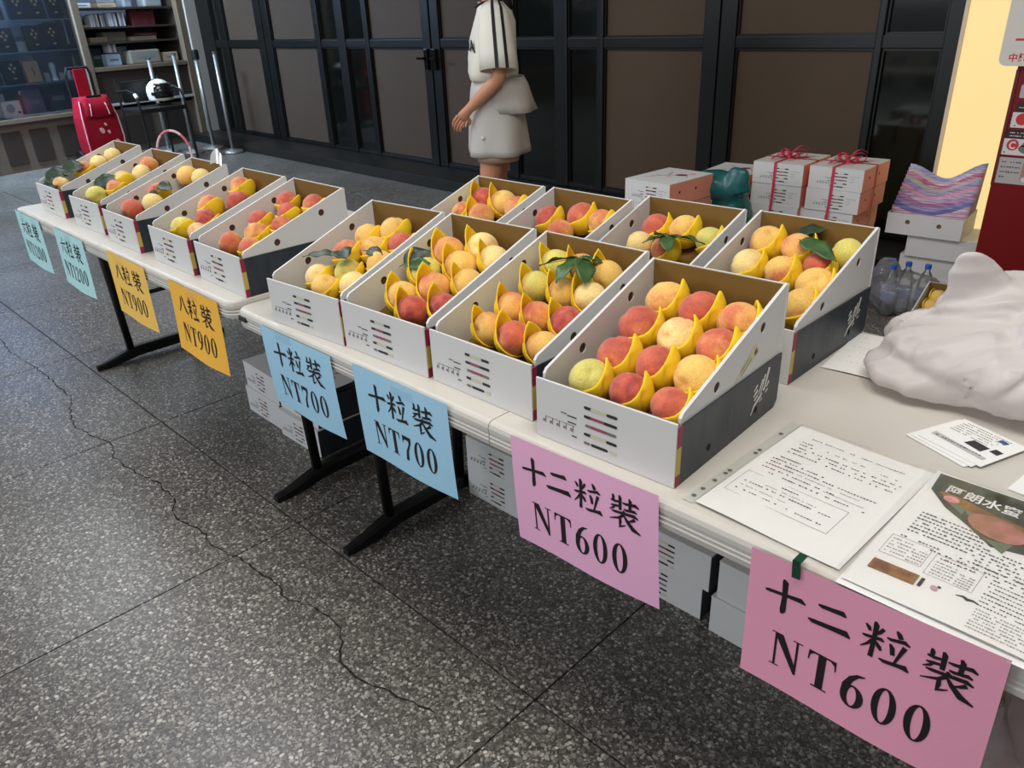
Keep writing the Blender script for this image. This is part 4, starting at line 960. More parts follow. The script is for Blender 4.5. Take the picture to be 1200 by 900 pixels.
bag_parts = [
 oriented_ball((1.555, .665, TZ + .066), (.235, .165, .078), E_(0, 0, .05)),
 oriented_ball((1.45, .60, TZ + .034), (.135, .095, .036), E_(0, 0, .25)),
 oriented_ball((1.66, .65, TZ + .115), (.17, .13, .10), E_(0, -.35, .0)),
 oriented_ball((1.49, .70, TZ + .110), (.125, .09, .085), E_(0, -.4, .5)),
 ring_loft([((1.50, .70, TZ + .08), .125, .055, .5), ((1.475, .68, TZ + .15), .078, .030, .55), ((1.455, .655, TZ + .20), .050, .018, .6), ((1.447, .635, TZ + .235), .032, .014, .6), ((1.445, .625, TZ + .250), .016, .009, .6)]),
 ring_loft([((1.68, .66, TZ + .10), .12, .06, .2), ((1.69, .64, TZ + .19), .07, .035, .2), ((1.70, .62, TZ + .26), .03, .02, .2), ((1.70, .615, TZ + .28), .012, .01, .2)]),
]
KN = Vector((1.72, .66, TZ + .235))
def wr(v):
    p = v.co.copy(); d = p - KN; rr = d.length
    a = math.atan2(d.z, -d.x); e = math.atan2(d.y, -d.x)
    q1 = Vector((a * 5.5, e * 5.5, rr * 2.2)); q2 = Vector((a * 13, e * 13, rr * 4 + 7))
    k = (.45 - abs(noise.noise(q1)) ** .7) * .024 + (.45 - abs(noise.noise(q2)) ** .75) * .009
    k += (.5 - abs(noise.noise(p * 11 + Vector((3, 1, 2)))) ** .8) * .009 + (.5 - abs(noise.noise(p * 22)) ** .75) * .003
    f = min(1, max(0, (p.z - TZ - .002) / .035)) * (1 - .75 * min(1, max(0, (p.z - TZ - .12) / .08)))
    v.co = p + v.normal * (k - .006) * f
    if v.co.z < TZ + .0008: v.co.z = TZ + .0008
M_bag = film('white_bag_film', (238, 232, 230), .86, .42, .3, .09, wrinkle=.22)
bag = blob_union(bag_parts, .0058, 'plastic_bag', M_bag, 8, wr, 1)
tag(bag, 'big crumpled white plastic bag with knotted handle on the near table', 'bag')
# ================================================================ CLOSED CARTONS
M_salmon = mat('salmon_print', (232, 150, 128), .5, 0, .3)
M_flower = mat('print_branch', (84, 60, 62), .6); M_flower2 = mat('print_petal', (226, 150, 160), .6); M_flower3 = mat('print_darkred', (122, 30, 42), .6)
def make_closed(dark, name='fruit_box', h=.106):
    t = empty(name)
    MB().span(0, BW, 0, BD, .0, h - .0035, 0, .0015).obj('body', M_card, t)
    MB().span(-.0006, BW + .0006, -.0006, BD + .001, h - .0034, h, 0, .001).obj('lid', M_card, t)
    b = MB(); front_bars(b, -.0008, u0=.125 if not dark else .100, zt=.080); b.obj('front_print', [M_ink, M_inkred, M_inkcream, M_inkgrey], t, fix=False)
    b = MB()
    if not dark: # faint handwriting beside the bars
        for k in range(3): strip(b, [(.198 + i * .008, .070 - k * .012 + .003 * math.sin(i * 2.3 + k), .0012) for i in range(7 - 3 * min(k, 1))], 0, lambda x, y: (x, -.0009, y))
        b.obj('faint_note', M_inkgrey, t, fix=False)
    mside = M_navy if dark else M_salmon
    for s in (0, 1):
        x0 = BW if s else -.0012
        sd = MB().prism([(.001, .001), (BD - .001, .001), (BD - .001, h - .004), (.001, h - .004)], x0, x0 + .0012, 'yz').obj('side_print', mside, t)
        b = MB(); xx = BW + .0015 if s else -.0015; P = lambda y, z: (xx, y, z)
        if dark: side_print(b, .25, .042, 1.0, 0, P, 1)
        for yy in ((.096, .251) if dark else (.075, .20)): b.add([P(*p) for p in arc(yy, .060 if not dark else .026, .0065, 0, 2 * PI, 10)[:-1]], [tuple(range(10))], 1)
        b.obj('side_marks', [M_white, M_hole], sd, fix=False)['kind'] = 'stuff'
    b = MB(); P = lambda x, y: (x, y, h + .0006)
    br = random.Random(3)
    for s in ([(.05, .08, .002), (.09, .15, .004), (.14, .19, .003), (.20, .26, .002)], [(.12, .17, .003), (.10, .23, .002), (.06, .28, .001)], [(.16, .21, .002), (.21, .20, .003), (.235, .16, .001)], [(.09, .15, .002), (.05, .17, .001)]): strip(b, s, 0, P)
    b.add([P(*p) for p in ell(.17, .21, .030, .020, .5)], [tuple(range(22))], 2)
    for (cx, cy, r) in ((.10, .22, .012), (.20, .26, .016), (.07, .12, .010), (.14, .15, .012)): b.add([P(*p) for p in ell(cx, cy, r, r * .8, .3)], [tuple(range(22))], 1)
    b.obj('lid_print', [M_flower, M_flower2, M_flower3], t, fix=False)
    return t
dk = make_closed(True); used_d = [False]
sm = make_closed(False); used_s = [False]
def closed(dark, x, y, z, a, label, group, flipped=False):
    src, u = (dk, used_d) if dark else (sm, used_s)
    c = copy_tree(src) if u[0] else src; u[0] = True
    c.location = (x, y, z); c.rotation_euler = (0, 0, a); tag(c, label, 'box', group); return c
BH = .1065
G1 = 'closed fruit boxes stacked under the near table'
closed(True, -.885, .372, .0, -.02, 'lower white box of the left pair behind the left blue sheet', G1)
closed(True, -.880, .380, BH, -.045, 'upper white box of the left pair behind the left blue sheet', G1)
closed(True, -.606, .352, .0, .0, 'lower white box of the right pair behind the left blue sheet, navy side', G1)
closed(True, -.614, .372, BH, -.03, 'upper white box of the right pair behind the left blue sheet, navy side', G1)
closed(True, .206, .548, .0, -.0, 'lower white box at the left end of the stack between blue and pink sheets', G1)
closed(True, .210, .545, BH, .01, 'upper white box at the left end of the stack between blue and pink sheets', G1)
closed(True, .480, .548, .0, -.0, 'lower white box behind the pink sheet, middle of the stack', G1)
closed(True, .492, .545, BH, .0, 'upper white box behind the pink sheet, middle of the stack', G1)
closed(True, .790, .545, .0, .0, 'lower white box just right of the pink sheet, dark gap beside it', G1)
closed(True, .812, .537, BH, -.01, 'upper white box just right of the pink sheet', G1)
def plain_box(x, y, z, a, label, group):
    t = tag(empty('fruit_box', (x, y, z), a), label, 'box', group)
    MB().span(0, BD, 0, BW, .0, BH - .0035, 0, .0015).obj('body', M_card, t)
    MB().span(-.0006, BD + .0006, -.0006, BW + .001, BH - .0034, BH, 0, .001).obj('lid', M_card, t)
    return t
plain_box(1.086, .530, .0, -.02, 'lower blank white box left of the rose pink sheet', G1)
plain_box(1.096, .535, BH, -.02, 'upper blank white box left of the rose pink sheet', G1)
# ---------------------------------------------------------------- gift boxes on the floor behind the table
G2 = 'gift boxes stacked behind the table'
wx = ['bottom', 'second', 'third', 'fourth', 'fifth', 'top']
for i in range(3, 6):
    pass
M_rib = film('red_ribbon', (236, 76, 108), .92, .35, .3, .1)
def stack(x, y, a, n, shown, side, off):
    for i in range(n):
        dx, dy = off.get(i, (0, 0))
        nm = {n - 1: 'top', n - 2: 'second from top', n - 3: 'third from top', n - 4: 'fourth from top', n - 5: 'fifth from top', n - 6: 'bottom'}[i]
        closed(False, x + dx, y + dy, i * BH, a, f'white gift box, {nm} in the {side} red ribbon stack behind the table', G2)
stack(-.18, 2.943, .047, 6, 3, 'left', {3: (-.006, 0), 4: (-.002, .004)})
stack(.105, 2.975, .03, 6, 3, 'right', {3: (-.026, .006), 4: (-.004, .0), 2: (-.03, .01)})
def ribbon(x, y, a, top, label, seed):
    t = tag(empty('ribbon', (x, y, top), a), label, 'ribbon', 'red ribbons round the gift stacks')
    b = MB(); w_ = .014; e = .0022
    def band(pts, wdir):
        for p, q in zip(pts[:-1], pts[1:]):
            p, q, wd = Vector(p), Vector(q), Vector(wdir)
            b.add([p - wd, p + wd, q + wd, q - wd], [(0, 1, 2, 3)])
    fx = .118
    band([(fx - .008, -.0035, -.318), (fx, -.0035, -.15), (fx, -.0035, e), (fx, BD + .003, e), (fx, BD + .003, -.3)], (w_ / 2, 0, 0))
    band([(-.003, .16, -.3), (-.003, .16, e + .0004), (BW + .0035, .16, e + .0004), (BW + .0035, .165, -.1), (BW + .0035, .15, -.318)], (0, w_ / 2, 0))
    b.obj('band', M_rib, t, solid=.0006)
    rr = random.Random(seed)
    for (ang, L_, hgt) in ((.5, .085, .034), (2.5, .075, .030), (3.6, .060, .018), (-.4, .062, .022)):
        def f(u, v):
            th = u * PI * 2; rad = L_ * .5 * (1 - math.cos(th)); hh = hgt * math.sin(th) * .8 + .010 + .4 * hgt * (1 - math.cos(th)) * .5
            yy = (v - .5) * .022
            return (fx + rad * math.cos(ang) - yy * math.sin(ang), .16 + rad * math.sin(ang) + yy * math.cos(ang), max(.003, hh))
        MB().grid(f, 18, 2).obj('bow_loop', M_rib, t, smooth=True, solid=.0005)
    for (ang, L_) in ((-1.9, .13), (-1.2, .10), (.9, .10)):
        def f(u, v):
            yy = (v - .5) * .016; x_ = fx + u * L_ * math.cos(ang) - yy * math.sin(ang); y_ = .16 + u * L_ * math.sin(ang) + yy * math.cos(ang)
            return (x_, y_, .010 + .03 * math.sin(u * PI) * (1 if ang > 0 else .5) + (.03 * u if ang > 0 else 0))
        MB().grid(f, 12, 2).obj('bow_tail', M_rib, t, smooth=True, solid=.0005)
    MB().ball((fx, .16, .012), (.012, .012, .010), 10, 6).obj('knot', M_rib, t, smooth=True)
    return t
ribbon(-.18, 2.943, .047, 6 * BH, 'red ribbon with a bow tied round the left gift stack', 2)
ribbon(.105, 2.975, .03, 6 * BH, 'red ribbon with a wide bow tied round the right gift stack', 5)
for i in range(6):
    closed(False, -.467 + (.004 if i % 2 else 0), 2.235, i * BH, -.062, ['bottom', 'second lowest', 'third lowest', 'third from top', 'second from top', 'topmost'][i] + ' white and salmon box of the single stack left of the ribboned gifts', 'salmon sided boxes in the single stack')
# teal bag behind that stack
tb = [oriented_ball((-.13, 2.66, .30), (.12, .12, .30), E_(0, 0, .2)), oriented_ball((-.18, 2.62, .57), (.13, .09, .07), E_(0, .2, 0)), ring_loft([((-.10, 2.6, .55), .10, .05, .2), ((-.08, 2.60, .64), .06, .02, .2), ((-.07, 2.6, .665), .04, .012, .2)])]
def wr2(v):
    p = v.co; v.co = p + v.normal * (noise.noise(p * 11) * .012 + noise.noise(p * 30) * .005)
    if v.co.z < .001: v.co.z = .001
tbag = blob_union(tb, .012, 'teal_bag', mat('teal_plastic', (24, 92, 92), .3, 0, .5), 4, wr2)
tag(tbag, 'dark teal plastic bag behind the single salmon sided stack', 'bag')
# flat printed box peeping out between stacks
closed(False, -.46, 2.88, 4 * BH + .03, .1, 'flat printed box between the single stack and the left gift stack', 'salmon sided boxes in the single stack')
cb = tag(empty('cardboard_box', (-.47, 2.86, 0), .1), 'plain carton under the flat printed box behind the single stack', 'box')
MB().span(0, .27, .01, .32, 0, 4 * BH + .029, 0, .004).obj('body', M_kraft, cb); MB().span(.10, .17, .008, .011, .1, 4 * BH + .027).obj('tape_strip', M_inkcream, cb)
# ---------------------------------------------------------------- handkerchief tray on two boxes
hx, hy, ha = .445, 3.155, .069
for i in range(3):
    plain_box(hx + [.085, .075, .10][i], hy + .03 + (.02 if i == 1 else 0), i * .1065 - (0 if i == 0 else 0), ha + .01, ['bottom', 'middle', 'upper'][i] + ' white box under the tray of striped cloths by the lit wall', 'boxes under the cloth tray')
tr = tag(empty('cloth_tray', (hx, hy, 3 * .1065 + .0005), ha), 'white open tray with two holes holding striped cloths, by the red stand', 'tray')
b = holed_panel([(0, 0), (BD, 0), (BD, .1), (0, .1)], [(.095, .062, .011), (.235, .058, .011)], .004, 0)
b.v = [(y, x, z) for x, y, z in b.v]; b.obj('front_panel', M_card, tr)
MB().span(0, BD, BW - .004, BW, 0, .1).obj('back_panel', M_card, tr); MB().span(0, .004, .004, BW - .004, 0, .1).obj('side_panel', M_card, tr); MB().span(BD - .004, BD, .004, BW - .004, 0, .1).obj('side_panel', M_card, tr)
MB().span(.004, BD - .004, .004, BW - .004, 0, .004).obj('bottom_panel', M_card, tr)
MB().span(.004, BD - .004, .0045, .006, .004, .098).obj('lining', M_kraft, tr); MB().span(.0045, .006, .006, BW - .006, .004, .098).obj('lining', M_kraft, tr)
CLC = [((122, 132, 178), (196, 190, 214)), ((226, 212, 214), (160, 140, 170)), ((178, 84, 116), (222, 176, 192)), ((206, 200, 178), (150, 150, 176)), ((128, 120, 166), (190, 176, 206)), ((196, 120, 150), (224, 190, 206)), ((216, 204, 222), (150, 120, 160)), ((148, 88, 132), (200, 160, 190)), ((112, 106, 160), (190, 170, 210)), ((70, 82, 140), (140, 140, 186)), ((222, 198, 210), (160, 100, 130))]
for i in range(11):
    c1, c2 = CLC[i]
    m_ = mat('cloth_%d' % i, c1, .85, 0, .15, rgb2=c2, vscale=26, sheen=.2, stretch=(.4, 1, 9))
    yo = BW - .030 - i * .019; top = .292 - i * .0165
    ph = i * .35
    def f(u, v):
        x = .012 + u * (BD - .02) + (.012 * v * (1 if u > .5 else -1) * abs(u - .5) * 2)
        sag = -.052 * math.sin(PI * min(1, u * 1.02)) ** 1.4 * (1 - .02 * i) + .030 * max(0, u - .55) * 2
        z = .008 + v * (top - .008) + sag * v ** 1.5 + .006 * math.sin(u * 9 + ph) * v
        y = yo + .006 * math.sin(u * 5 + ph) + .018 * v + .012 * max(0, v - .92) * 10 * .3
        return (x, y, z)
    o = MB().grid(f, 14, 8).obj('folded_cloth', m_, None, (hx, hy, 3 * .1065 + .0005), ha, True, .012)
    tag(o, f"folded striped cloth, {['backmost', 'second from back', 'third from back', 'fourth from back', 'fifth from back', 'middle', 'fifth from front', 'fourth from front', 'third from front', 'second from front', 'frontmost'][i]} of the cloths in the white tray", 'cloth', 'striped cloths in the tray')
# ---------------------------------------------------------------- water bottles in a clear bag
M_pet = film('clear_bottle', (206, 214, 220), .16, .4, .06, .16)
M_cap = mat('blue_cap', (44, 96, 190), .4); M_wrap = mat('bottle_wrap', (92, 104, 150), .35, 0, .4, rgb2=(150, 160, 190), vscale=20)
pb = []
bpos = [(.640, 2.975), (.722, 2.985), (.600, 2.895), (.565, 2.985)]
prof = [(.010, .002), (.036, .0), (.041, .010), (.041, .075), (.038, .080), (.041, .086), (.041, .150), (.039, .155), (.041, .160), (.040, .200), (.028, .245), (.0145, .268), (.0135, .290), (.012, .291)]
bt0 = None
for i, (x, y) in enumerate(bpos[:2] + bpos[2:]):
    if bt0 is None:
        bt0 = empty('water_bottle'); MB().lathe(prof).obj('bottle_body', M_pet, bt0, smooth=True)
        MB().lathe([(.0415, .090), (.0422, .092), (.0422, .150), (.0415, .152)]).obj('wrapper', M_wrap, bt0, smooth=True)
        MB().lathe([(.016, .280), (.0175, .281), (.0175, .303), (.015, .306)], n=22).obj('cap', M_cap, bt0)
        t = bt0
    else: t = copy_tree(bt0)
    t.location = (x, y, .003); t.scale = (.8, .8, .80)
    tag(t, ['water bottle with blue cap in the clear bag, left of the two caps showing', 'water bottle with blue cap in the clear bag, right of the two caps showing', 'water bottle at the front left of the clear bag on the floor', 'water bottle at the rear left of the clear bag on the floor'][i], 'bottle', 'water bottles in the clear bag')
cbp = [oriented_ball((.640, 2.955, .10), (.165, .115, .105), E_(0, 0, .2)), ring_loft([((.59, 2.93, .12), .09, .07, .2), ((.575, 2.91, .21), .07, .035, .2), ((.57, 2.90, .26), .04, .02, .2), ((.57, 2.89, .28), .02, .012, .2)]), oriented_ball((.74, 2.96, .13), (.10, .06, .07), E_(0, .3, .2))]
def wr3(v):
    p = v.co; v.co = p + v.normal * (noise.noise(p * 13) * .014 + noise.noise(p * 31) * .006)
    if v.co.z < .0012: v.co.z = .0012
M_clearbag = film('clear_bag_film', (226, 226, 228), .24, .45, .16, .15, wrinkle=.25)
o = blob_union(cbp, .012, 'clear_bag', M_clearbag, 3, wr3); tag(o, 'clear plastic bag round water bottles on the floor behind the table', 'bag')
# ---------------------------------------------------------------- fruit carton on the floor
c = copy_tree(proto); c.location = (.800, 2.49, .0005); c.rotation_euler = (0, 0, .06)
tag(c, 'white wedge carton with yellow sleeves on the floor behind the white bag', 'carton', 'open carton on the floor')
fc = random.Random(4)
for i, (u, w_) in enumerate([(.055, .07), (.13, .08), (.05, .145), (.125, .16), (.20, .15), (.055, .22), (.13, .235), (.06, .29), (.205, .285)]):
    p = bpy.data.objects.new('peach', peach_me); COL.objects.link(p)
    ca, sa = math.cos(.06), math.sin(.06)
    p.location = (.80 + ca * u - sa * w_, 2.49 + sa * u + ca * w_, .066 + .35 * w_); p.rotation_euler = (fc.uniform(0, 6), fc.uniform(0, 6), fc.uniform(0, 6)); p.color = lin((232, 190, 96))[:3] + (.2,)
    tag(p, ['front left', 'front middle', 'second row left', 'second row middle', 'second row right', 'third row left', 'third row middle', 'back left', 'back right'][i] + ' yellow peach in the floor carton behind the white bag', 'peach', 'peaches in the floor carton')
    o = bpy.data.objects.new('foam_sleeve', SL['R']); COL.objects.link(o); o.parent = p
    pm = Matrix.Translation(p.location) @ p.rotation_euler.to_matrix().to_4x4()
    axis = Vector((.3, -.1, .9)).normalized(); xa = Vector((-.9, .1, .3)); xa = (xa - axis * xa.dot(axis)).normalized()
    o.matrix_basis = pm.inverted() @ Matrix.Translation(p.location) @ Matrix((xa, axis.cross(xa), axis)).transposed().to_4x4() @ Matrix.Scale(.036, 4)
# ---------------------------------------------------------------- red emergency cabinet
M_redp = mat('deep_red_paint', (112, 5, 10), .35, 0, .4); M_redd = mat('dark_red_trim', (100, 22, 28), .4)
ax, ay = .905, 2.95
ae = tag(empty('emergency_cabinet', (ax, ay, 0), 0), 'tall deep red emergency cabinet with instruction panels at the right edge', 'cabinet')
MB().span(0, .50, 0, .30, .0, 1.40, 0, .006).obj('body', M_redp, ae)
MB().span(.0, .012, -.004, .0, .64, 1.09).obj('edge_trim', M_redd, ae)
MB().span(.0, .50, -.004, .001, .165, .172).obj('base_line', mat('pale_line', (206, 150, 146), .5), ae)
def panel(b, x0, x1, z0, z1, r, mi, y): b.add([(a, y, c_) for a, c_ in rrect(x0, x1, z0, z1, r)], [tuple(range(24))], mi)
M_pgrey = mat('panel_grey', (170, 164, 162), .5); M_pwh = mat('panel_white', (206, 200, 196), .5); M_phead = mat('panel_black', (44, 26, 26), .5); M_photo = mat('panel_photo', (112, 104, 100), .5); M_pred = mat('panel_red', (190, 44, 52), .5)
MB().prism(rrect(-.062, .52, 1.105, 1.62, .028), -.040, .002, 'xz').obj('sign_board', mat('sign_board_white', (206, 200, 192), .45, emit=(206, 200, 192), estr=0.0), ae)
b = MB(); panel(b, .04, .30, 1.275, 1.56, .012, 0, -.0407); panel(b, .058, .30, 1.295, 1.54, .006, 1, -.0411)
b.add([(.005, -.0407, 1.236), (.09, -.0407, 1.236), (.09, -.0407, 1.244), (.005, -.0407, 1.244)], [(0, 1, 2, 3)], 2); b.add([(-.018, -.0407, 1.196), (.10, -.0407, 1.196), (.10, -.0407, 1.204), (-.018, -.0407, 1.204)], [(0, 1, 2, 3)], 2)
b.obj('device_picture', [M_pgrey, mat('picture_beige', (150, 132, 112), .5), M_pred], ae, fix=False)
vs, fs = font_mesh('中興保全', .034, .0006)
MB().add([(-.030 + x * .98, -.0409, 1.124 + y * .95) for x, y, z in vs], fs).obj('sign_lettering', M_pred, ae, fix=False)
b = MB()
panel(b, .030, .30, .985, 1.035, .006, 0, -.0012)
panel(b, .030, .30, .930, .968, .004, 2, -.0012); panel(b, .022, .30, .872, .931, .004, 1, -.0014)
panel(b, .016, .30, .828, .866, .004, 2, -.0012); panel(b, .010, .30, .765, .829, .004, 1, -.0014)
panel(b, .004, .30, .650, .755, .010, 0, -.0012)
b.obj('instruction_panel', [M_pgrey, M_pwh, M_phead], ae, fix=False)
b = MB(); Q2 = lambda x, z, o=-.0020: (x, o, z)
for (cx, cz, r) in ((.060, .905, .023), (.047, .805, .022)): b.add([Q2(*p) for p in ell(cx, cz, r, r, 0)], [tuple(range(22))], 0)
b.add([Q2(*p) for p in ell(.150, .898, .036, .026, .6)], [tuple(range(22))], 1); b.add([Q2(*p) for p in ell(.095, .790, .026, .016, -.2)], [tuple(range(22))], 1); b.add([Q2(.075, .80), Q2(.09, .827), Q2(.104, .80)], [(0, 1, 2)], 1)
for k in range(4): text_lines(b, [(.022, .085 - (.05 if k == 3 else 0), .737 - k * .020, .010, 2, .95)], lambda x, y: Q2(x, y))
text_lines(b, [(.040, .12, .949, .006, 3, .9), (.028, .12, .852, .006, 3, .9), (.028, .12, .840, .006, 3, .9), (.10, .16, .81, .008, 2, .9), (.035, .043, .880, .009, 2, 1), (.020, .028, .775, .009, 2, 1)], lambda x, y: Q2(x, y))
b.add([Q2(.10, .668), Q2(.17, .668), Q2(.17, .735), Q2(.10, .735)], [(0, 1, 2, 3)], 4); b.add([Q2(*p, -.0023) for p in ell(.118, .672, .014, .010, 0)], [tuple(range(22))], 3)
o = b.obj('panel_print', [M_pred, M_photo, M_text, M_pwh, mat('panel_pinkish', (158, 124, 116), .5)], ae, fix=False); o['kind'] = 'stuff'
for body, x, z, s in (('C', .034, .790, .040),):
    vs, fs = font_mesh(body, s, .0015); MB().add([(x + a * .85, -.0026, z + c_) for a, c_, _ in vs], fs).obj('panel_letter', M_pwh, ae, fix=False)
# ---------------------------------------------------------------- clear bag of red fruit by the lower right corner
rp = [oriented_ball((1.83, .24, .30), (.15, .15, .28), E_(0, 0, 0)), oriented_ball((1.80, .22, .52), (.105, .10, .13), E_(0, 0, 0)), ring_loft([((1.80, .22, .58), .07, .05, 0), ((1.80, .22, .645), .035, .03, 0)])]
o = blob_union(rp, .012, 'clear_bag', film('clear_bag_warm', (222, 208, 206), .42, .5, .2, .10, wrinkle=.25), 3, wr3); tag(o, 'clear plastic bag holding red packets, below the table at lower right', 'bag')
M_crim = mat('crimson_pack', (150, 24, 40), .4, 0, .4); M_flesh = mat('pink_pack', (220, 160, 158), .5)
for i, (c_, d, m_, lab) in enumerate([((1.80, .20, .50), (.10, .05, .09), M_crim, 'crimson packet at the top inside the lower right clear bag'), ((1.83, .22, .40), (.12, .05, .10), M_flesh, 'pink packet in the middle of the lower right clear bag'), ((1.84, .23, .29), (.15, .07, .10), M_flesh, 'pink packet below the others in the lower right clear bag'), ((1.83, .24, .14), (.12, .10, .16), M_crim, 'crimson packet at the bottom of the lower right clear bag')]):
    o = MB().box((0, 0, 0), d, 0, None, .018).obj('packet', m_, None, c_, (.2 * i, .3, .5 * i), True); tag(o, lab, 'packet', 'packets in the clear bag')
# ================================================================ BOOKSHOP THINGS
M_dbox = mat('charcoal_box', (24, 22, 24), .5, 0, .4); M_gold2 = mat('gold_diamond', (196, 178, 140), .35, .3); M_pale = mat('pale_sheet', (176, 200, 226), .5)
M_kbox = mat('kraft_box', (164, 148, 126), .7); M_book = [mat('book_white', (206, 212, 220), .6), mat('book_grey', (140, 150, 164), .6), mat('book_dark', (52, 50, 56), .6), mat('book_red', (92, 34, 40), .6), mat('book_green', (58, 70, 66), .6), mat('book_tan', (176, 160, 132), .6)]
M_blue2 = mat('slate_blue_panel', (92, 112, 138), .5)
def shop(name, s, z, back, rot=0.0): return empty(name, SP(s, z, back), SR + rot)
def display_box(s, z, back, wd, ht, lab, m=None, dia=True, rot=0.0, lean=.12):
    t = shop('display_box', s, z, back, rot); tag(t, lab, 'box', 'display boxes in the shop window' if dia else None)
    M = Matrix.Rotation(-lean, 4, 'X')
    b = MB().box((0, 0, ht / 2), (wd, .05, ht), 0, None, .004); b.v = [tuple(M @ Vector(v)) for v in b.v]
    b.obj('body', m or M_dbox, t)
    q = MB()
    if dia:
        for (dx, dz) in ((0, .045), (-.026, .010), (.026, .010), (0, -.025)):
            q.add([(dx, -.0265, ht * .62 + dz + .018), (dx + .017, -.0265, ht * .62 + dz), (dx, -.0265, ht * .62 + dz - .018), (dx - .017, -.0265, ht * .62 + dz)], [(0, 1, 2, 3)])
        q.add([(-.018, -.0265, ht * .20), (.018, -.0265, ht * .20), (.018, -.0265, ht * .26), (-.018, -.0265, ht * .26)], [(0, 1, 2, 3)])
    else:
        strip(q, [(0, ht * .3, .006), (.01, ht * .45, .012), (-.006, ht * .6, .010), (.008, ht * .72, .005)], 0, lambda x, y: (x, -.0265, y))
    q.v = [tuple(M @ Vector(v)) for v in q.v]
    q.obj('emblem', M_gold2 if dia else M_ink, t, fix=False)
    return t
zs = {3: 1.50, 2: 1.19, 1: .875, 0: .545}
for s, z, wd, ht, where in [(.53, 1.50, .20, .27, 'leftmost on top shelf'), (.80, 1.50, .21, .27, 'second on top shelf'), (1.00, 1.50, .19, .27, 'third on top shelf'), (1.21, 1.50, .15, .27, 'last on top shelf'),
                            (.575, 1.19, .20, .235, 'leftmost on middle shelf'), (.90, 1.19, .19, .25, 'middle of the middle shelf'), (1.10, 1.19, .19, .265, 'right on middle shelf'), (.56, .875, .20, .235, 'left on lower shelf'), (.33, .875, .18, .235, 'far left on lower shelf'), (.36, 1.19, .18, .235, 'far left on middle shelf')]:
    display_box(s, z, .19, wd, ht, f'black display box with gold diamonds, {where} of shop window')
display_box(.76, .875, .17, .16, .215, 'tan display box with a dark figure on the lower shop window shelf', M_kbox, False)
def slab(name, s, z, back, d, m, lab, cat, rot=0.0, lean=0.0, grp=None, detail=None):
    t = shop(name, s, z, back, rot); tag(t, lab, cat, grp)
    M = Matrix.Rotation(-lean, 4, 'X'); b = MB().box((0, 0, d[2] / 2), d, 0, None, min(d) * .12); b.v = [tuple(M @ Vector(v)) for v in b.v]; b.obj('body', m, t)
    q = MB(); q.box((0, -d[1] / 2 - .0006, d[2] * .5), (d[0] * .6, .0012, d[2] * .18)) if detail is None else None
    if q.v: q.v = [tuple(M @ Vector(v)) for v in q.v]; q.obj('cover_print', mat('faint_print', (120, 126, 138), .6), t)
    return t
slab('poster_sheet', .60, .875, .34, (.60, .01, .285), M_pale, 'large pale blue sheet behind boxes on the lower shop shelf', 'sheet')
slab('poster_sheet', .70, 1.19, .36, (.75, .01, .24), M_pale, 'wide pale blue sheet behind boxes on the middle shop shelf', 'sheet')
slab('poster_sheet', 1.17, 1.19, .30, (.13, .02, .285), M_pale, 'narrow pale sheet standing at the right of the middle shop shelf', 'sheet', lean=.1)
slab('notebook', .72, .545, .24, (.22, .02, .26), M_blue2, 'grey blue folder leaning on the shop window sill', 'folder', lean=.16)
slab('notebook', 1.02, .545, .26, (.24, .03, .28), mat('slate_folder', (56, 68, 84), .5), 'dark slate folder leaning on the shop window sill', 'folder', lean=.14)
rd = shop('white_radio', .42, .545, .20); tag(rd, 'white box radio with a round grille on the shop window sill', 'radio')
MB().box((0, 0, .085), (.20, .10, .17), 0, None, .012).obj('body', M_book[0], rd); MB().prism(ell(-.02, .095, .045, .045, 0), -.054, -.049, 'xz').obj('grille', M_book[1], rd); MB().prism(ell(.065, .05, .014, .014, 0), -.056, -.049, 'xz').obj('knob', M_book[2], rd)
slab('white_card_box', .30, .545, .30, (.26, .06, .24), M_pale, 'pale box at far left of the shop window sill', 'box')
for i, (s, r_, w_) in enumerate([(.45, .1, .22), (.68, -.15, .26), (.93, .05, .24)]):
    t = shop('paper_sheets', s, .545, .085, r_); tag(t, ['left', 'middle', 'right'][i] + ' sheaf of white papers on the shop window sill', 'paper', 'papers on the sill')
    for k in range(3): MB().box((.01 * k, .006 * k, .004 + k * .006), (w_, .09, .005), 0, .08 * k).obj('sheet', M_book[0], t)
# glass trinkets on the right of the lower shelf
for i, (s, h_) in enumerate([(.90, .09), (.985, .19), (1.07, .08), (1.15, .13), (1.21, .06)]):
    o = MB().lathe([(.03, 0), (.034, .01), (.026, h_ * .4), (.034, h_ * .8), (.020, h_)], n=12).obj('glass_ornament', M_pale if i % 2 else M_book[1], None, SP(s, .875, .16), SR, True)
    tag(o, ['short grey', 'tall pale', 'short grey', 'medium pale', 'tiny grey'][i] + ' ornament, ' + ['first', 'second', 'third', 'fourth', 'fifth'][i] + ' at right of the lower shop window shelf', 'ornament', 'ornaments in the shop window')
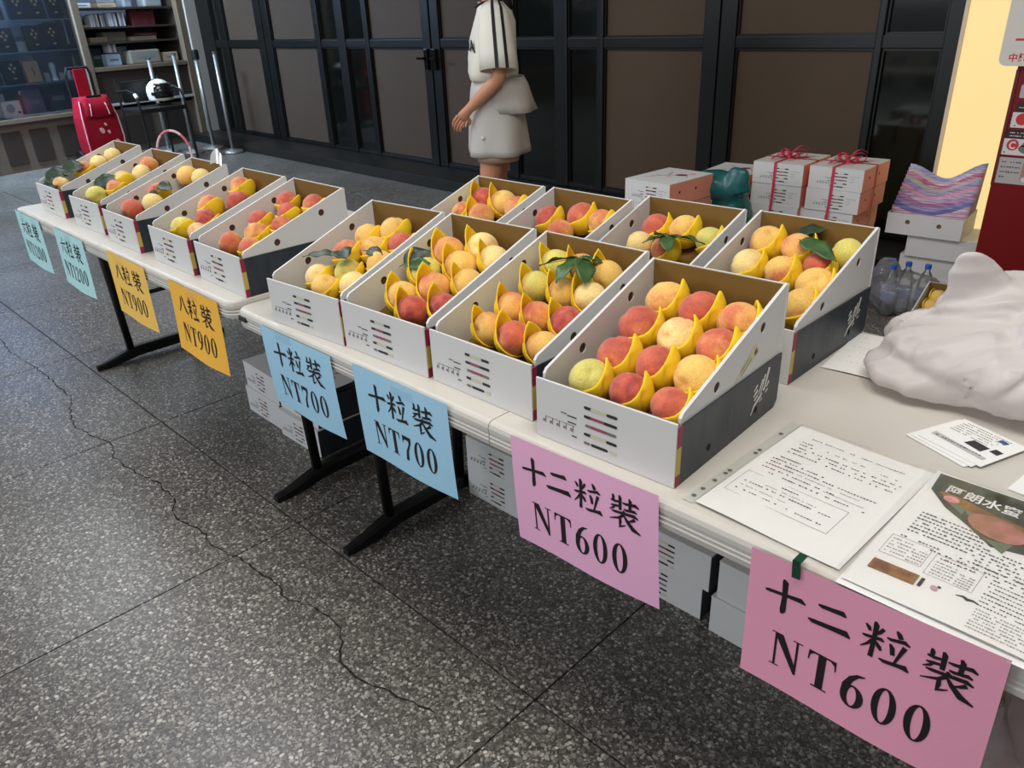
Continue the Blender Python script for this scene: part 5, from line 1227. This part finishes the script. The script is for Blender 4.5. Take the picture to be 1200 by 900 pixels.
# right bay: books and boxes on shelves
display_box(1.415, 1.235, .22, .13, .20, 'black display box with gold diamonds on the open book shelf', lean=.05)
slab('poster_sheet', 1.43, 1.235, .30, (.20, .01, .27), M_pale, 'pale sheet behind the box on the open book shelf', 'sheet')
slab('flat_box', 1.62, 1.235, .24, (.22, .18, .055), M_kbox, 'tan flat box on the open book shelf', 'box')
slab('flat_box', 1.87, 1.235, .28, (.30, .16, .105), mat('grey_tan_box', (138, 132, 118), .7), 'grey tan box in the middle of the open book shelf', 'box')
slab('flat_box', 2.22, 1.235, .24, (.34, .20, .045), M_kbox, 'long tan box at right of the open book shelf', 'box')
slab('flat_book', 2.26, 1.281, .24, (.30, .18, .035), M_book[3], 'dark red book lying on the long tan box', 'book')
slab('folder', 1.45, .975, .22, (.16, .02, .22), mat('grey_green_folder', (112, 122, 122), .6), 'grey folder standing on the counter ledge of the shop', 'folder', lean=.1)
slab('folder', 1.60, .975, .24, (.15, .02, .20), M_book[4], 'dark green folder standing on the counter ledge of the shop', 'folder', lean=.1)
slab('leaflet_holder', 1.74, .975, .18, (.19, .10, .13), M_pale, 'pale blue leaflet holder on the counter ledge of the shop', 'holder')
slab('leaflet_holder', 1.90, 1.0, .28, (.22, .10, .18), mat('blue_grey_holder', (120, 138, 166), .5), 'blue grey leaflet holder on the counter ledge of the shop', 'holder')
slab('flat_box', 2.13, .975, .20, (.42, .26, .155), mat('grey_green_box', (134, 132, 118), .7), 'wide grey tan box on the counter ledge of the shop', 'box')
slab('flat_box', 2.50, .975, .20, (.22, .22, .11), M_kbox, 'tan box at right end of the counter ledge of the shop', 'box')
bi = 0
for (s0, z, n, grp, hh) in ((1.565, 1.40, 7, 'books left of centre on upper shop shelf', .135), (1.80, 1.40, 8, 'books right of centre on upper shop shelf', .145), (2.12, 1.40, 11, 'dark red books on upper shop shelf', .17), (1.70, 1.12, 4, 'thin books above the pale holder', .10)):
    s = s0
    for k in range(n):
        wd = .018 + rnd.random() * .012; h_ = hh * rnd.uniform(.88, 1.03)
        m_ = M_book[3] if 'red' in grp else M_book[[0, 0, 1, 0, 2, 0, 1, 0, 0, 1, 0][k]]
        o = MB().box((0, 0, h_ / 2), (wd, .11, h_), 0, None, .0015).obj('book', m_, None, SP(s, z, .18), SR)
        tag(o, f"{['first', 'second', 'third', 'fourth', 'fifth', 'sixth', 'seventh', 'eighth', 'ninth', 'tenth', 'eleventh'][k]} thin upright book from left, {grp}", 'book', grp); s += wd + .003
for i, (s, z, d, m_, l_) in enumerate([(1.50, 1.60, (.24, .16, .05), M_book[0], 'white flat book on the top open shop shelf'), (1.50, 1.485, (.24, .16, .022), M_book[5], 'tan book lying on the upper open shop shelf'), (1.82, 1.60, (.24, .16, .045), M_book[5], 'tan book lying on the top open shop shelf'), (1.82, 1.65, (.22, .15, .05), M_book[1], 'grey book on top of the tan one on top shop shelf'), (2.1, 1.60, (.10, .16, .16), M_book[1], 'grey upright book bundle on the top shop shelf'), (2.45, 1.60, (.24, .16, .18), mat('pale_grey_box', (150, 156, 160), .6), 'pale grey box at the right end of top shop shelf')]):
    slab('flat_book', s, z if i != 1 else 1.40, .22, d, m_, l_, 'book' if i < 5 else 'box')

# ================================================================ RED SHOPPING TROLLEY
M_redc = mat('red_canvas', (146, 13, 35), .75, 0, .2, var=.12, vscale=14, bump=.2, bscale=40); M_pip = mat('pale_piping', (226, 170, 170), .6); M_blk = mat('black_tube', (22, 22, 24), .4)
tr = tag(empty('shopping_trolley', (-7.72, 2.30, 0), SR - .12), 'red canvas shopping trolley with black handle in front of the shop', 'trolley')
def fr(x0, x1, y0, y1, z, r=.03, lean=0): return [(a, b_ + lean, z) for a, b_ in rrect(x0, x1, y0, y1, r, 4)]
MB().loft([fr(-.19, .19, -.14, .10, .13), fr(-.20, .20, -.15, .10, .30), fr(-.19, .19, -.13, .10, .52), fr(-.155, .155, -.09, .10, .68), fr(-.15, .15, -.06, .10, .72)]).obj('bag', M_redc, tr)
MB().grid(lambda u, v: (-.15 + .30 * u, -.095 - .05 * math.sin(PI * v) * .6 - .055 * v, .735 - .22 * v), 6, 6).obj('flap', M_redc, tr, smooth=True, solid=.006)
for s in (-1, 1):
    MB().tube([(s * .16, -.085, .69), (s * .193, -.135, .52), (s * .203, -.153, .30), (s * .193, -.143, .13)], .006, 6).obj('piping', M_pip, tr)
    MB().tube([(s * .07, -.075, .72), (s * .085, -.16, .64), (s * .10, -.165, .54)], .005, 6).obj('piping', M_pip, tr)
MB().tube([(-.13, .12, .12), (-.13, .12, .95), (-.11, .12, 1.01), (.11, .12, 1.01), (.13, .12, .95), (.13, .12, .12)], .016, 8).obj('handle_frame', M_blk, tr)
MB().box((0, .085, .86), (.13, .02, .28), 0, None, .006).obj('strap_panel', M_redc, tr)
MB().box((0, -.10, .725), (.16, .02, .03), 0, None, .006).obj('black_mouth', M_blk, tr)
for s in (-1, 1):
    o = MB().lathe([(.02, -.015), (.085, -.018), (.09, 0), (.085, .018), (.02, .015)], n=18).obj('wheel', M_blk, tr, (s * .21, .10, .09), (0, PI / 2, 0))
MB().tube([(-.21, .10, .09), (.21, .10, .09)], .008, 6).obj('axle', M_steel, tr)
MB().tube([(-.12, -.12, .13), (-.12, -.12, .0), (.12, -.12, .0), (.12, -.12, .13)], .008, 6).obj('stand_foot', M_blk, tr)
for i, (x, z, s) in enumerate(((-.02, .38, .022), (.05, .36, .014), (.12, .25, .02), (.03, .44, .012))):
    MB().prism(ell(x, z, s, s * 1.4, .4), -.158, -.150, 'xz').obj('flower_print', M_pip, tr)
# ================================================================ ARMCHAIR WITH HELMET
ch = tag(empty('metal_chair', (-7.40, 2.84, 0), SR - .1), 'black tubular armchair in front of the shop, holding the helmet', 'chair')
M_seat = mat('black_vinyl', (26, 25, 26), .45)
MB().box((0, 0, .56), (.50, .44, .05), 0, None, .015).obj('seat', M_seat, ch)
MB().box((.02, .21, .74), (.46, .03, .22), 0, None, .012).obj('backrest', M_seat, ch)
for s in (-1, 1):
    MB().tube([(s * .27, -.22, .0), (s * .27, -.20, .46), (s * .27, -.19, .66), (s * .27, -.14, .74), (s * .27, -.02, .77), (s * .27, .20, .75)], .013, 8).obj('arm_frame', M_blk, ch)
    MB().tube([(s * .25, .24, .0), (s * .25, .21, .48), (s * .25, .22, .88)], .013, 8).obj('rear_leg', M_blk, ch)
MB().tube([(-.27, -.19, .70), (-.27, -.155, .735)], .020, 8).obj('arm_cap', M_card, ch)
M_helm = mat('white_helmet', (222, 214, 198), .2, 0, .5); M_vis = mat('dark_visor', (18, 18, 20), .12, 0, .6)
he = tag(empty('helmet', (-7.42, 2.95, .588), R(18)), 'white motorcycle helmet with dark visor resting on the black chair', 'helmet')
hr = []
for i in range(13):
    t = PI * .5 * i / 12 * 1.45; z = .135 + .135 * math.cos(t); r = .135 * math.sin(max(t, .02)) if t < PI / 2 else .135 - .02 * (t - PI / 2)
    hr.append([(r * 1.08 * math.cos(2 * PI * k / 24), r * math.sin(2 * PI * k / 24), z) for k in range(24)])
MB().loft(hr).obj('shell', M_helm, he, smooth=True)
vz = []
for j in range(9):
    t = .85 + j * .14; z = .135 + .142 * math.cos(t); r = .142 * math.sin(t)
    vz.append([(r * 1.1 * math.cos(a), r * 1.02 * math.sin(a), z) for a in [-1.15 + 2.3 * k / 16 for k in range(17)]])
MB().loft(vz, 0, False, False, False).obj('visor', M_vis, he, smooth=True, solid=.004)
for s in (-1, 1): MB().prism(ell(.05, .125, .018, .018, 0), s * .134, s * .146, 'xz').obj('visor_pivot', M_vis, he)
MB().tube([(.03, .11, .03), (.05, .06, -.0), (.05, -.06, -.0), (.03, -.11, .03)], .008, 6).obj('chin_strap', M_blk, he)
# ================================================================ QUEUE POSTS
for i, (x, y, lab) in enumerate([(-7.60, 3.27, 'chrome queue post nearest the helmet chair'), (-7.68, 3.56, 'chrome queue post with black belt head, in front of the pillar'), (-7.17, 3.55, 'chrome queue post rightmost, beside the dark doors'), (-7.95, 3.12, 'shorter chrome post behind the helmet chair')]):
    t = tag(empty('queue_post', (x, y, 0)), lab, 'post', 'queue posts by the pillar')
    h_ = 1.09 if i < 3 else 1.05
    MB().lathe([(.01, 0), (.125, .0), (.13, .012), (.11, .030), (.04, .042), (.03, .05)], n=24).obj('base', M_steel, t, smooth=True)
    MB().tube([(0, 0, .04), (0, 0, h_)], .021, 14).obj('pole', M_steel, t, smooth=True)
    if i == 1: MB().lathe([(.03, h_ - .08), (.042, h_ - .075), (.042, h_ + .02), (.03, h_ + .03)], n=14).obj('belt_head', M_blk, t)
    else: MB().lathe([(.026, h_ - .01), (.028, h_), (.02, h_ + .012)], n=14).obj('pole_cap', M_chrome, t)
# ================================================================ BASKET WITH HOOP HANDLE
bk = tag(empty('basket', (-2.92, 1.13, 0), R(40)), 'dark basket with a pink and white hoop handle behind the far table', 'basket')
MB().lathe([(.10, .0), (.115, .02), (.145, .33), (.150, .34), (.142, .34), (.110, .03)], n=24).obj('basket_body', mat('dark_wicker', (34, 28, 28), .7, bump=.4, bscale=80), bk)
hp = [(.102 * math.cos(a), 0, .70 + .130 * math.sin(a)) for a in [PI * k / 20 for k in range(21)]]
hp = [(.118, 0, .33), (.112, 0, .52)] + hp + [(-.112, 0, .52), (-.118, 0, .33)]
M_pkh = mat('pink_hoop', (206, 110, 130), .4); M_whh = mat('white_hoop', (222, 196, 200), .4)
for k in range(len(hp) - 1): MB().tube([hp[k], hp[k + 1]], .0075, 8).obj('hoop_piece', M_pkh if (k // 4) % 2 else M_whh, bk)
# ================================================================ PERSON
M_skin = mat('skin', (196, 138, 108), .5, 0, .35, var=.05, vscale=20); M_hair = mat('black_hair', (20, 16, 15), .4); M_shirt = mat('white_jersey', (218, 214, 202), .8, 0, .2, var=.03, vscale=10, bump=.3, bscale=14)
M_short = mat('pale_grey_cotton', (186, 182, 176), .85, 0, .15, var=.06, vscale=9, bump=.4, bscale=12); M_strp = mat('black_stripe', (24, 22, 24), .7)
per = tag(empty('person', (-1.42, 2.33, 0), R(134)), 'person in white jersey with black sleeve stripes and pale grey shorts, walking behind the table', 'person')
def skin_body(name, verts, edges, radii, m, parent, root=0, sub=2):
    me = bpy.data.meshes.new(name); me.from_pydata(verts, edges, []); o = bpy.data.objects.new(name, me); COL.objects.link(o)
    md = o.modifiers.new('skin', 'SKIN'); md.use_smooth_shade = True
    for i, r in enumerate(radii):
        sv = me.skin_vertices[0].data[i]; sv.radius = r if isinstance(r, tuple) else (r, r); sv.use_root = (i == root)
    s = o.modifiers.new('sub', 'SUBSURF'); s.levels = sub; s.render_levels = sub
    bake(o); o.data.materials.clear(); o.data.materials.append(m); shade(o); o.parent = parent
    return o
# forward +Y, right +X
V = []; Ed = []; Rd = []
def nv(p, r, par=None):
    V.append(p); Rd.append(r); i = len(V) - 1
    if par is not None: Ed.append((par, i))
    return i
pel = nv((0, 0, .90), (.15, .105)); ab = nv((0, .01, 1.05), (.125, .09), pel); che = nv((0, .0, 1.22), (.145, .10), ab); nb = nv((0, -.015, 1.36), (.085, .065), che)
nk = nv((0, .0, 1.42), .052, nb); hd0 = nv((0, .015, 1.475), .055, nk)
def arm(s, el, wr_, hand):
    sh = nv((s * .165, -.01, 1.325), .052, che); e = nv(el, .040, sh); m_ = nv(tuple((Vector(el) * .45 + Vector(wr_) * .55)), .037, e); w2 = nv(wr_, .026, m_); h = nv(hand, (.038, .022), w2); return e, w2, h
eL, wL, hL = arm(-1, (-.235, -.035, 1.075), (-.165, .145, .915), (-.140, .190, .865))
eR, wR, hR = arm(1, (.235, -.03, 1.07), (.17, .12, .90), (.15, .17, .855))
def leg_(s, kn, an, toe):
    h = nv((s * .09, 0, .84), .088, pel); t = nv((s * .095, kn[1] * .5, .67), .078, h); k = nv(kn, .055, t); c_ = nv((kn[0], an[1] * .35 + kn[1] * .65 - .012, .36), .056, k); a = nv(an, .035, c_); he_ = nv((an[0], an[1] - .015, .045), .036, a); t_ = nv(toe, (.042, .024), he_); return k
leg_(-1, (-.10, .06, .49), (-.105, .015, .09), (-.11, .15, .03))
leg_(1, (.10, .015, .49), (.10, -.09, .10), (.105, .05, .03))
body = skin_body('body', V, Ed, Rd, M_skin, per, 0, 2)
# fingers rooted inside each palm
for s, wr_, hd_ in ((-1, Vector((-.165, .145, .915)), Vector((-.140, .190, .865))), (1, Vector((.17, .12, .90)), Vector((.15, .17, .855)))):
    d = (hd_ - wr_).normalized(); side = Vector((1, 0, 0)); side = (side - d * side.dot(d)).normalized(); nrm = d.cross(side)
    for k, (off, L_) in enumerate(((-.026, .062), (-.009, .072), (.009, .068), (.025, .054))):
        p0 = hd_ + nrm * off * .9 - d * .01; inw = -side * s * 1.0
        inw = Vector((-s * .5, -.2, -.6)).normalized()
        p1 = p0 + d * (.02 + L_ * .35); p2 = p1 + (d * .8 + inw * .5).normalized() * L_ * .4; p3 = p2 + (d * .4 + inw * .9).normalized() * L_ * .33
        skin_body('finger', [p0, p1, p2, p3], [(0, 1), (1, 2), (2, 3)], [.0095, .0088, .008, .0065], M_skin, body, 0, 2)
    p0 = hd_ - d * .035 + nrm * .02 * 1; p1 = p0 + (d * .5 + nrm * .8 - side * s * .4).normalized() * .034; p2 = p1 + (d * .9 + nrm * .2 - side * s * .4).normalized() * .028
    skin_body('thumb', [p0, p1, p2], [(0, 1), (1, 2)], [.011, .0098, .0075], M_skin, body, 0, 2)
# head
hh = MB(); HC = Vector((0, .035, 1.565)); rings = []
for i in range(17):
    t = PI * min(max(i / 16, .02), .98); z = -.118 * math.cos(t); ring = []
    for k in range(24):
        a = 2 * PI * k / 24; cx, cy = math.cos(a), math.sin(a)
        rx = .075 * math.sin(t) ** .8; ry = .092 * math.sin(t) ** .8
        if z < -.02: rx *= 1 + .9 * (z + .02) * 3; ry *= 1 + (z + .02) * (1.2 if cy > 0 else 4)
        x, y = rx * cx, ry * cy
        f = max(0, cy) ** 8
        y += f * (.020 * math.exp(-((z + .022) / .018) ** 2) - .008 * math.exp(-((z - .012) / .014) ** 2) + .007 * math.exp(-((z + .062) / .010) ** 2) + .010 * math.exp(-((z + .098) / .018) ** 2))
        ring.append((x, y, z))
    rings.append(ring)
hh.loft(rings); head = hh.obj('head', M_skin, per, HC, (0, 0, 0), True)
for s in (-1, 1):
    MB().ball((s * .030, .074, .006), (.013, .010, .007), 10, 6).obj('eye', mat('eye_white', (226, 222, 216), .3), head, smooth=True)
    MB().ball((s * .030, .0825, .006), (.005, .003, .005), 8, 6).obj('iris', M_hair, head, smooth=True)
    MB().box((s * .030, .080, .026), (.032, .008, .005), 0, None, .002).obj('eyebrow', M_hair, head)
    MB().ball((s * .076, -.005, -.008), (.008, .018, .030), 10, 8).obj('ear', M_skin, head, smooth=True)
MB().ball((0, .086, -.064), (.022, .007, .007), 10, 6).obj('lips', mat('lips', (168, 96, 88), .45), head, smooth=True)
hb = MB(); rr_ = []
for i in range(12):
    t = .03 + i * .17; z = .130 * math.cos(t) - .004; 
    rr_.append([(.086 * math.sin(t) * math.cos(a), -.010 + .100 * math.sin(t) * math.sin(a) - (.0 if math.sin(a) < .2 else .018 * math.sin(t)), z + (0 if math.sin(a) < .35 else .030 * (i / 11))) for a in [2 * PI * k / 24 for k in range(24)]])
hb.loft(rr_); hb.obj('hair', M_hair, head, smooth=True, solid=.006)
MB().loft([[(.05 * math.cos(a) * k, -.085 + .022 * math.sin(a) - .01 * i, .0 - i * .045) for a in [2 * PI * j / 12 for j in range(12)]] for i, k in enumerate((.9, 1.2, 1.1, .8, .4))]).obj('hair_tail', M_hair, head, smooth=True)
# jersey: torso and two wide sleeves
def ring(cx, cy, z, rx, ry, n=28, amp=0.0, ph=0.0): return [(cx + (rx + amp * math.sin(5 * a + ph)) * math.cos(a), cy + (ry + amp * math.sin(5 * a + ph)) * math.sin(a), z) for a in [2 * PI * k / n for k in range(n)]]
sh = MB().loft([ring(0, .008, 1.425, .062, .062), ring(0, .0, 1.405, .085, .075), ring(0, -.01, 1.375, .135, .092), ring(0, -.01, 1.33, .172, .108), ring(0, .0, 1.25, .178, .122, 28, .004), ring(0, .008, 1.16, .176, .128, 28, .006, 1), ring(0, .012, 1.09, .178, .132, 28, .009, 2), ring(0, .012, 1.055, .168, .128, 28, .010, 2.5), ring(0, .012, 1.045, .15, .112, 28, .006, 2.5)], 0, True, False, False)
sh.obj('jersey', M_shirt, per, smooth=True, solid=.005)
jers = per.children[-1]
MB().tube([(.064 * math.cos(a), .010 + .066 * math.sin(a) + .006, 1.424 - .020 * max(0, math.sin(a)) ** 2) for a in [2 * PI * k / 24 for k in range(25)]], .0085, 8).obj('collar', M_strp, jers, smooth=True)
for s in (-1, 1):
    path = [Vector((s * .075, -.008, 1.392)), Vector((s * .135, -.012, 1.352)), Vector((s * .19, -.018, 1.27)), Vector((s * .222, -.024, 1.18)), Vector((s * .240, -.028, 1.105))]
    rad = [(.050, .060), (.078, .080), (.082, .088), (.082, .092), (.086, .096)]
    n = 28; rings = []
    for i, p in enumerate(path):
        d = (path[min(i + 1, 4)] - path[max(i - 1, 0)]).normalized(); yv = Vector((0, 1, 0)); xo = yv.cross(d).normalized()
        if xo.x * s < 0: xo = -xo
        rings.append([p + xo * math.cos(2 * PI * k / n) * rad[i][0] * .92 + yv * math.sin(2 * PI * k / n) * rad[i][1] for k in range(n)])
    b = MB().loft(rings, 0, True, False, False); sl_o = b.obj('sleeve', M_shirt, jers, smooth=True, solid=.005)
    for off in (-2.1, .3): # two dark stripes down the outer side
        vs = []; 
        for i, p in enumerate(path):
            d = (path[min(i + 1, 4)] - path[max(i - 1, 0)]).normalized(); yv = Vector((0, 1, 0)); xo = yv.cross(d).normalized()
            if xo.x * s < 0: xo = -xo
            for e in (-.42, .42):
                a = 2 * PI * (off + e) / n; vs.append(p + xo * math.cos(a) * (rad[i][0] * .92 + .004) + yv * math.sin(a) * (rad[i][1] + .004))
        MB().add(vs, [(2 * i, 2 * i + 1, 2 * i + 3, 2 * i + 2) for i in range(4)]).obj('stripe', M_strp, sl_o, smooth=True, fix=False)
vs, fs = font_mesh('DA', .075, .003)
def onchest(x, z): # wrap the chest letters round the front left of the torso
    a = PI / 2 + .10 + x / .15; return (.183 * math.cos(a), .006 + .132 * math.sin(a), z)
MB().add([onchest(x, 1.205 + y - .12 * x) for x, y, z in vs], fs).obj('chest_lettering', M_strp, jers, fix=False)
# shorts with a garment tied round the hips
MB().loft([ring(0, .008, 1.065, .150, .112), ring(0, .004, .99, .168, .130, 28, .004), ring(0, 0, .90, .184, .145, 28, .006, 1), ring(0, .0, .80, .196, .158, 28, .010, 2), ring(0, .0, .70, .205, .168, 28, .014, 2.4), ring(0, .0, .665, .207, .170, 28, .016, 2.5)], 0, True, False, False).obj('shorts', M_short, per, smooth=True, solid=.006)
MB().loft([ring(0, -.035, 1.06, .16, .118), ring(0, -.04, 1.02, .176, .140, 28, .006), ring(0, -.05, .93, .186, .152, 28, .010, 1), ring(0, -.058, .885, .188, .16, 28, .014, 1.5)], 0, True, False, False).obj('hip_wrap', M_short, per, smooth=True, solid=.006)
for s in (-1, 1):
    MB().loft([ring(s * .095, .0, .70, .094, .115, 20), ring(s * .098, .0, .635, .092, .112, 20)], 0, True, False, False).obj('shorts_leg', mat('sand_lining', (176, 146, 122), .8), per, smooth=True, solid=.004)
MB().ball((-.186, .075, .77), (.006, .010, .010), 10, 6).obj('button', M_card, per)
for s, y0 in ((-1, .06), (1, -.045)):
    MB().loft([[(s * .107 + a * .046, y0 + b_ * .13, z) for a, b_ in [(math.cos(t), math.sin(t)) for t in [2 * PI * k / 18 for k in range(18)]]] for z in (.001, .022, .024)] + [[(s * .107 + a * .040, y0 + .004 + b_ * .115 - .0, z) for a, b_ in [(math.cos(t), math.sin(t)) for t in [2 * PI * k / 18 for k in range(18)]]] for z in (.05, .075)]).obj('shoe', M_card, per, smooth=True)
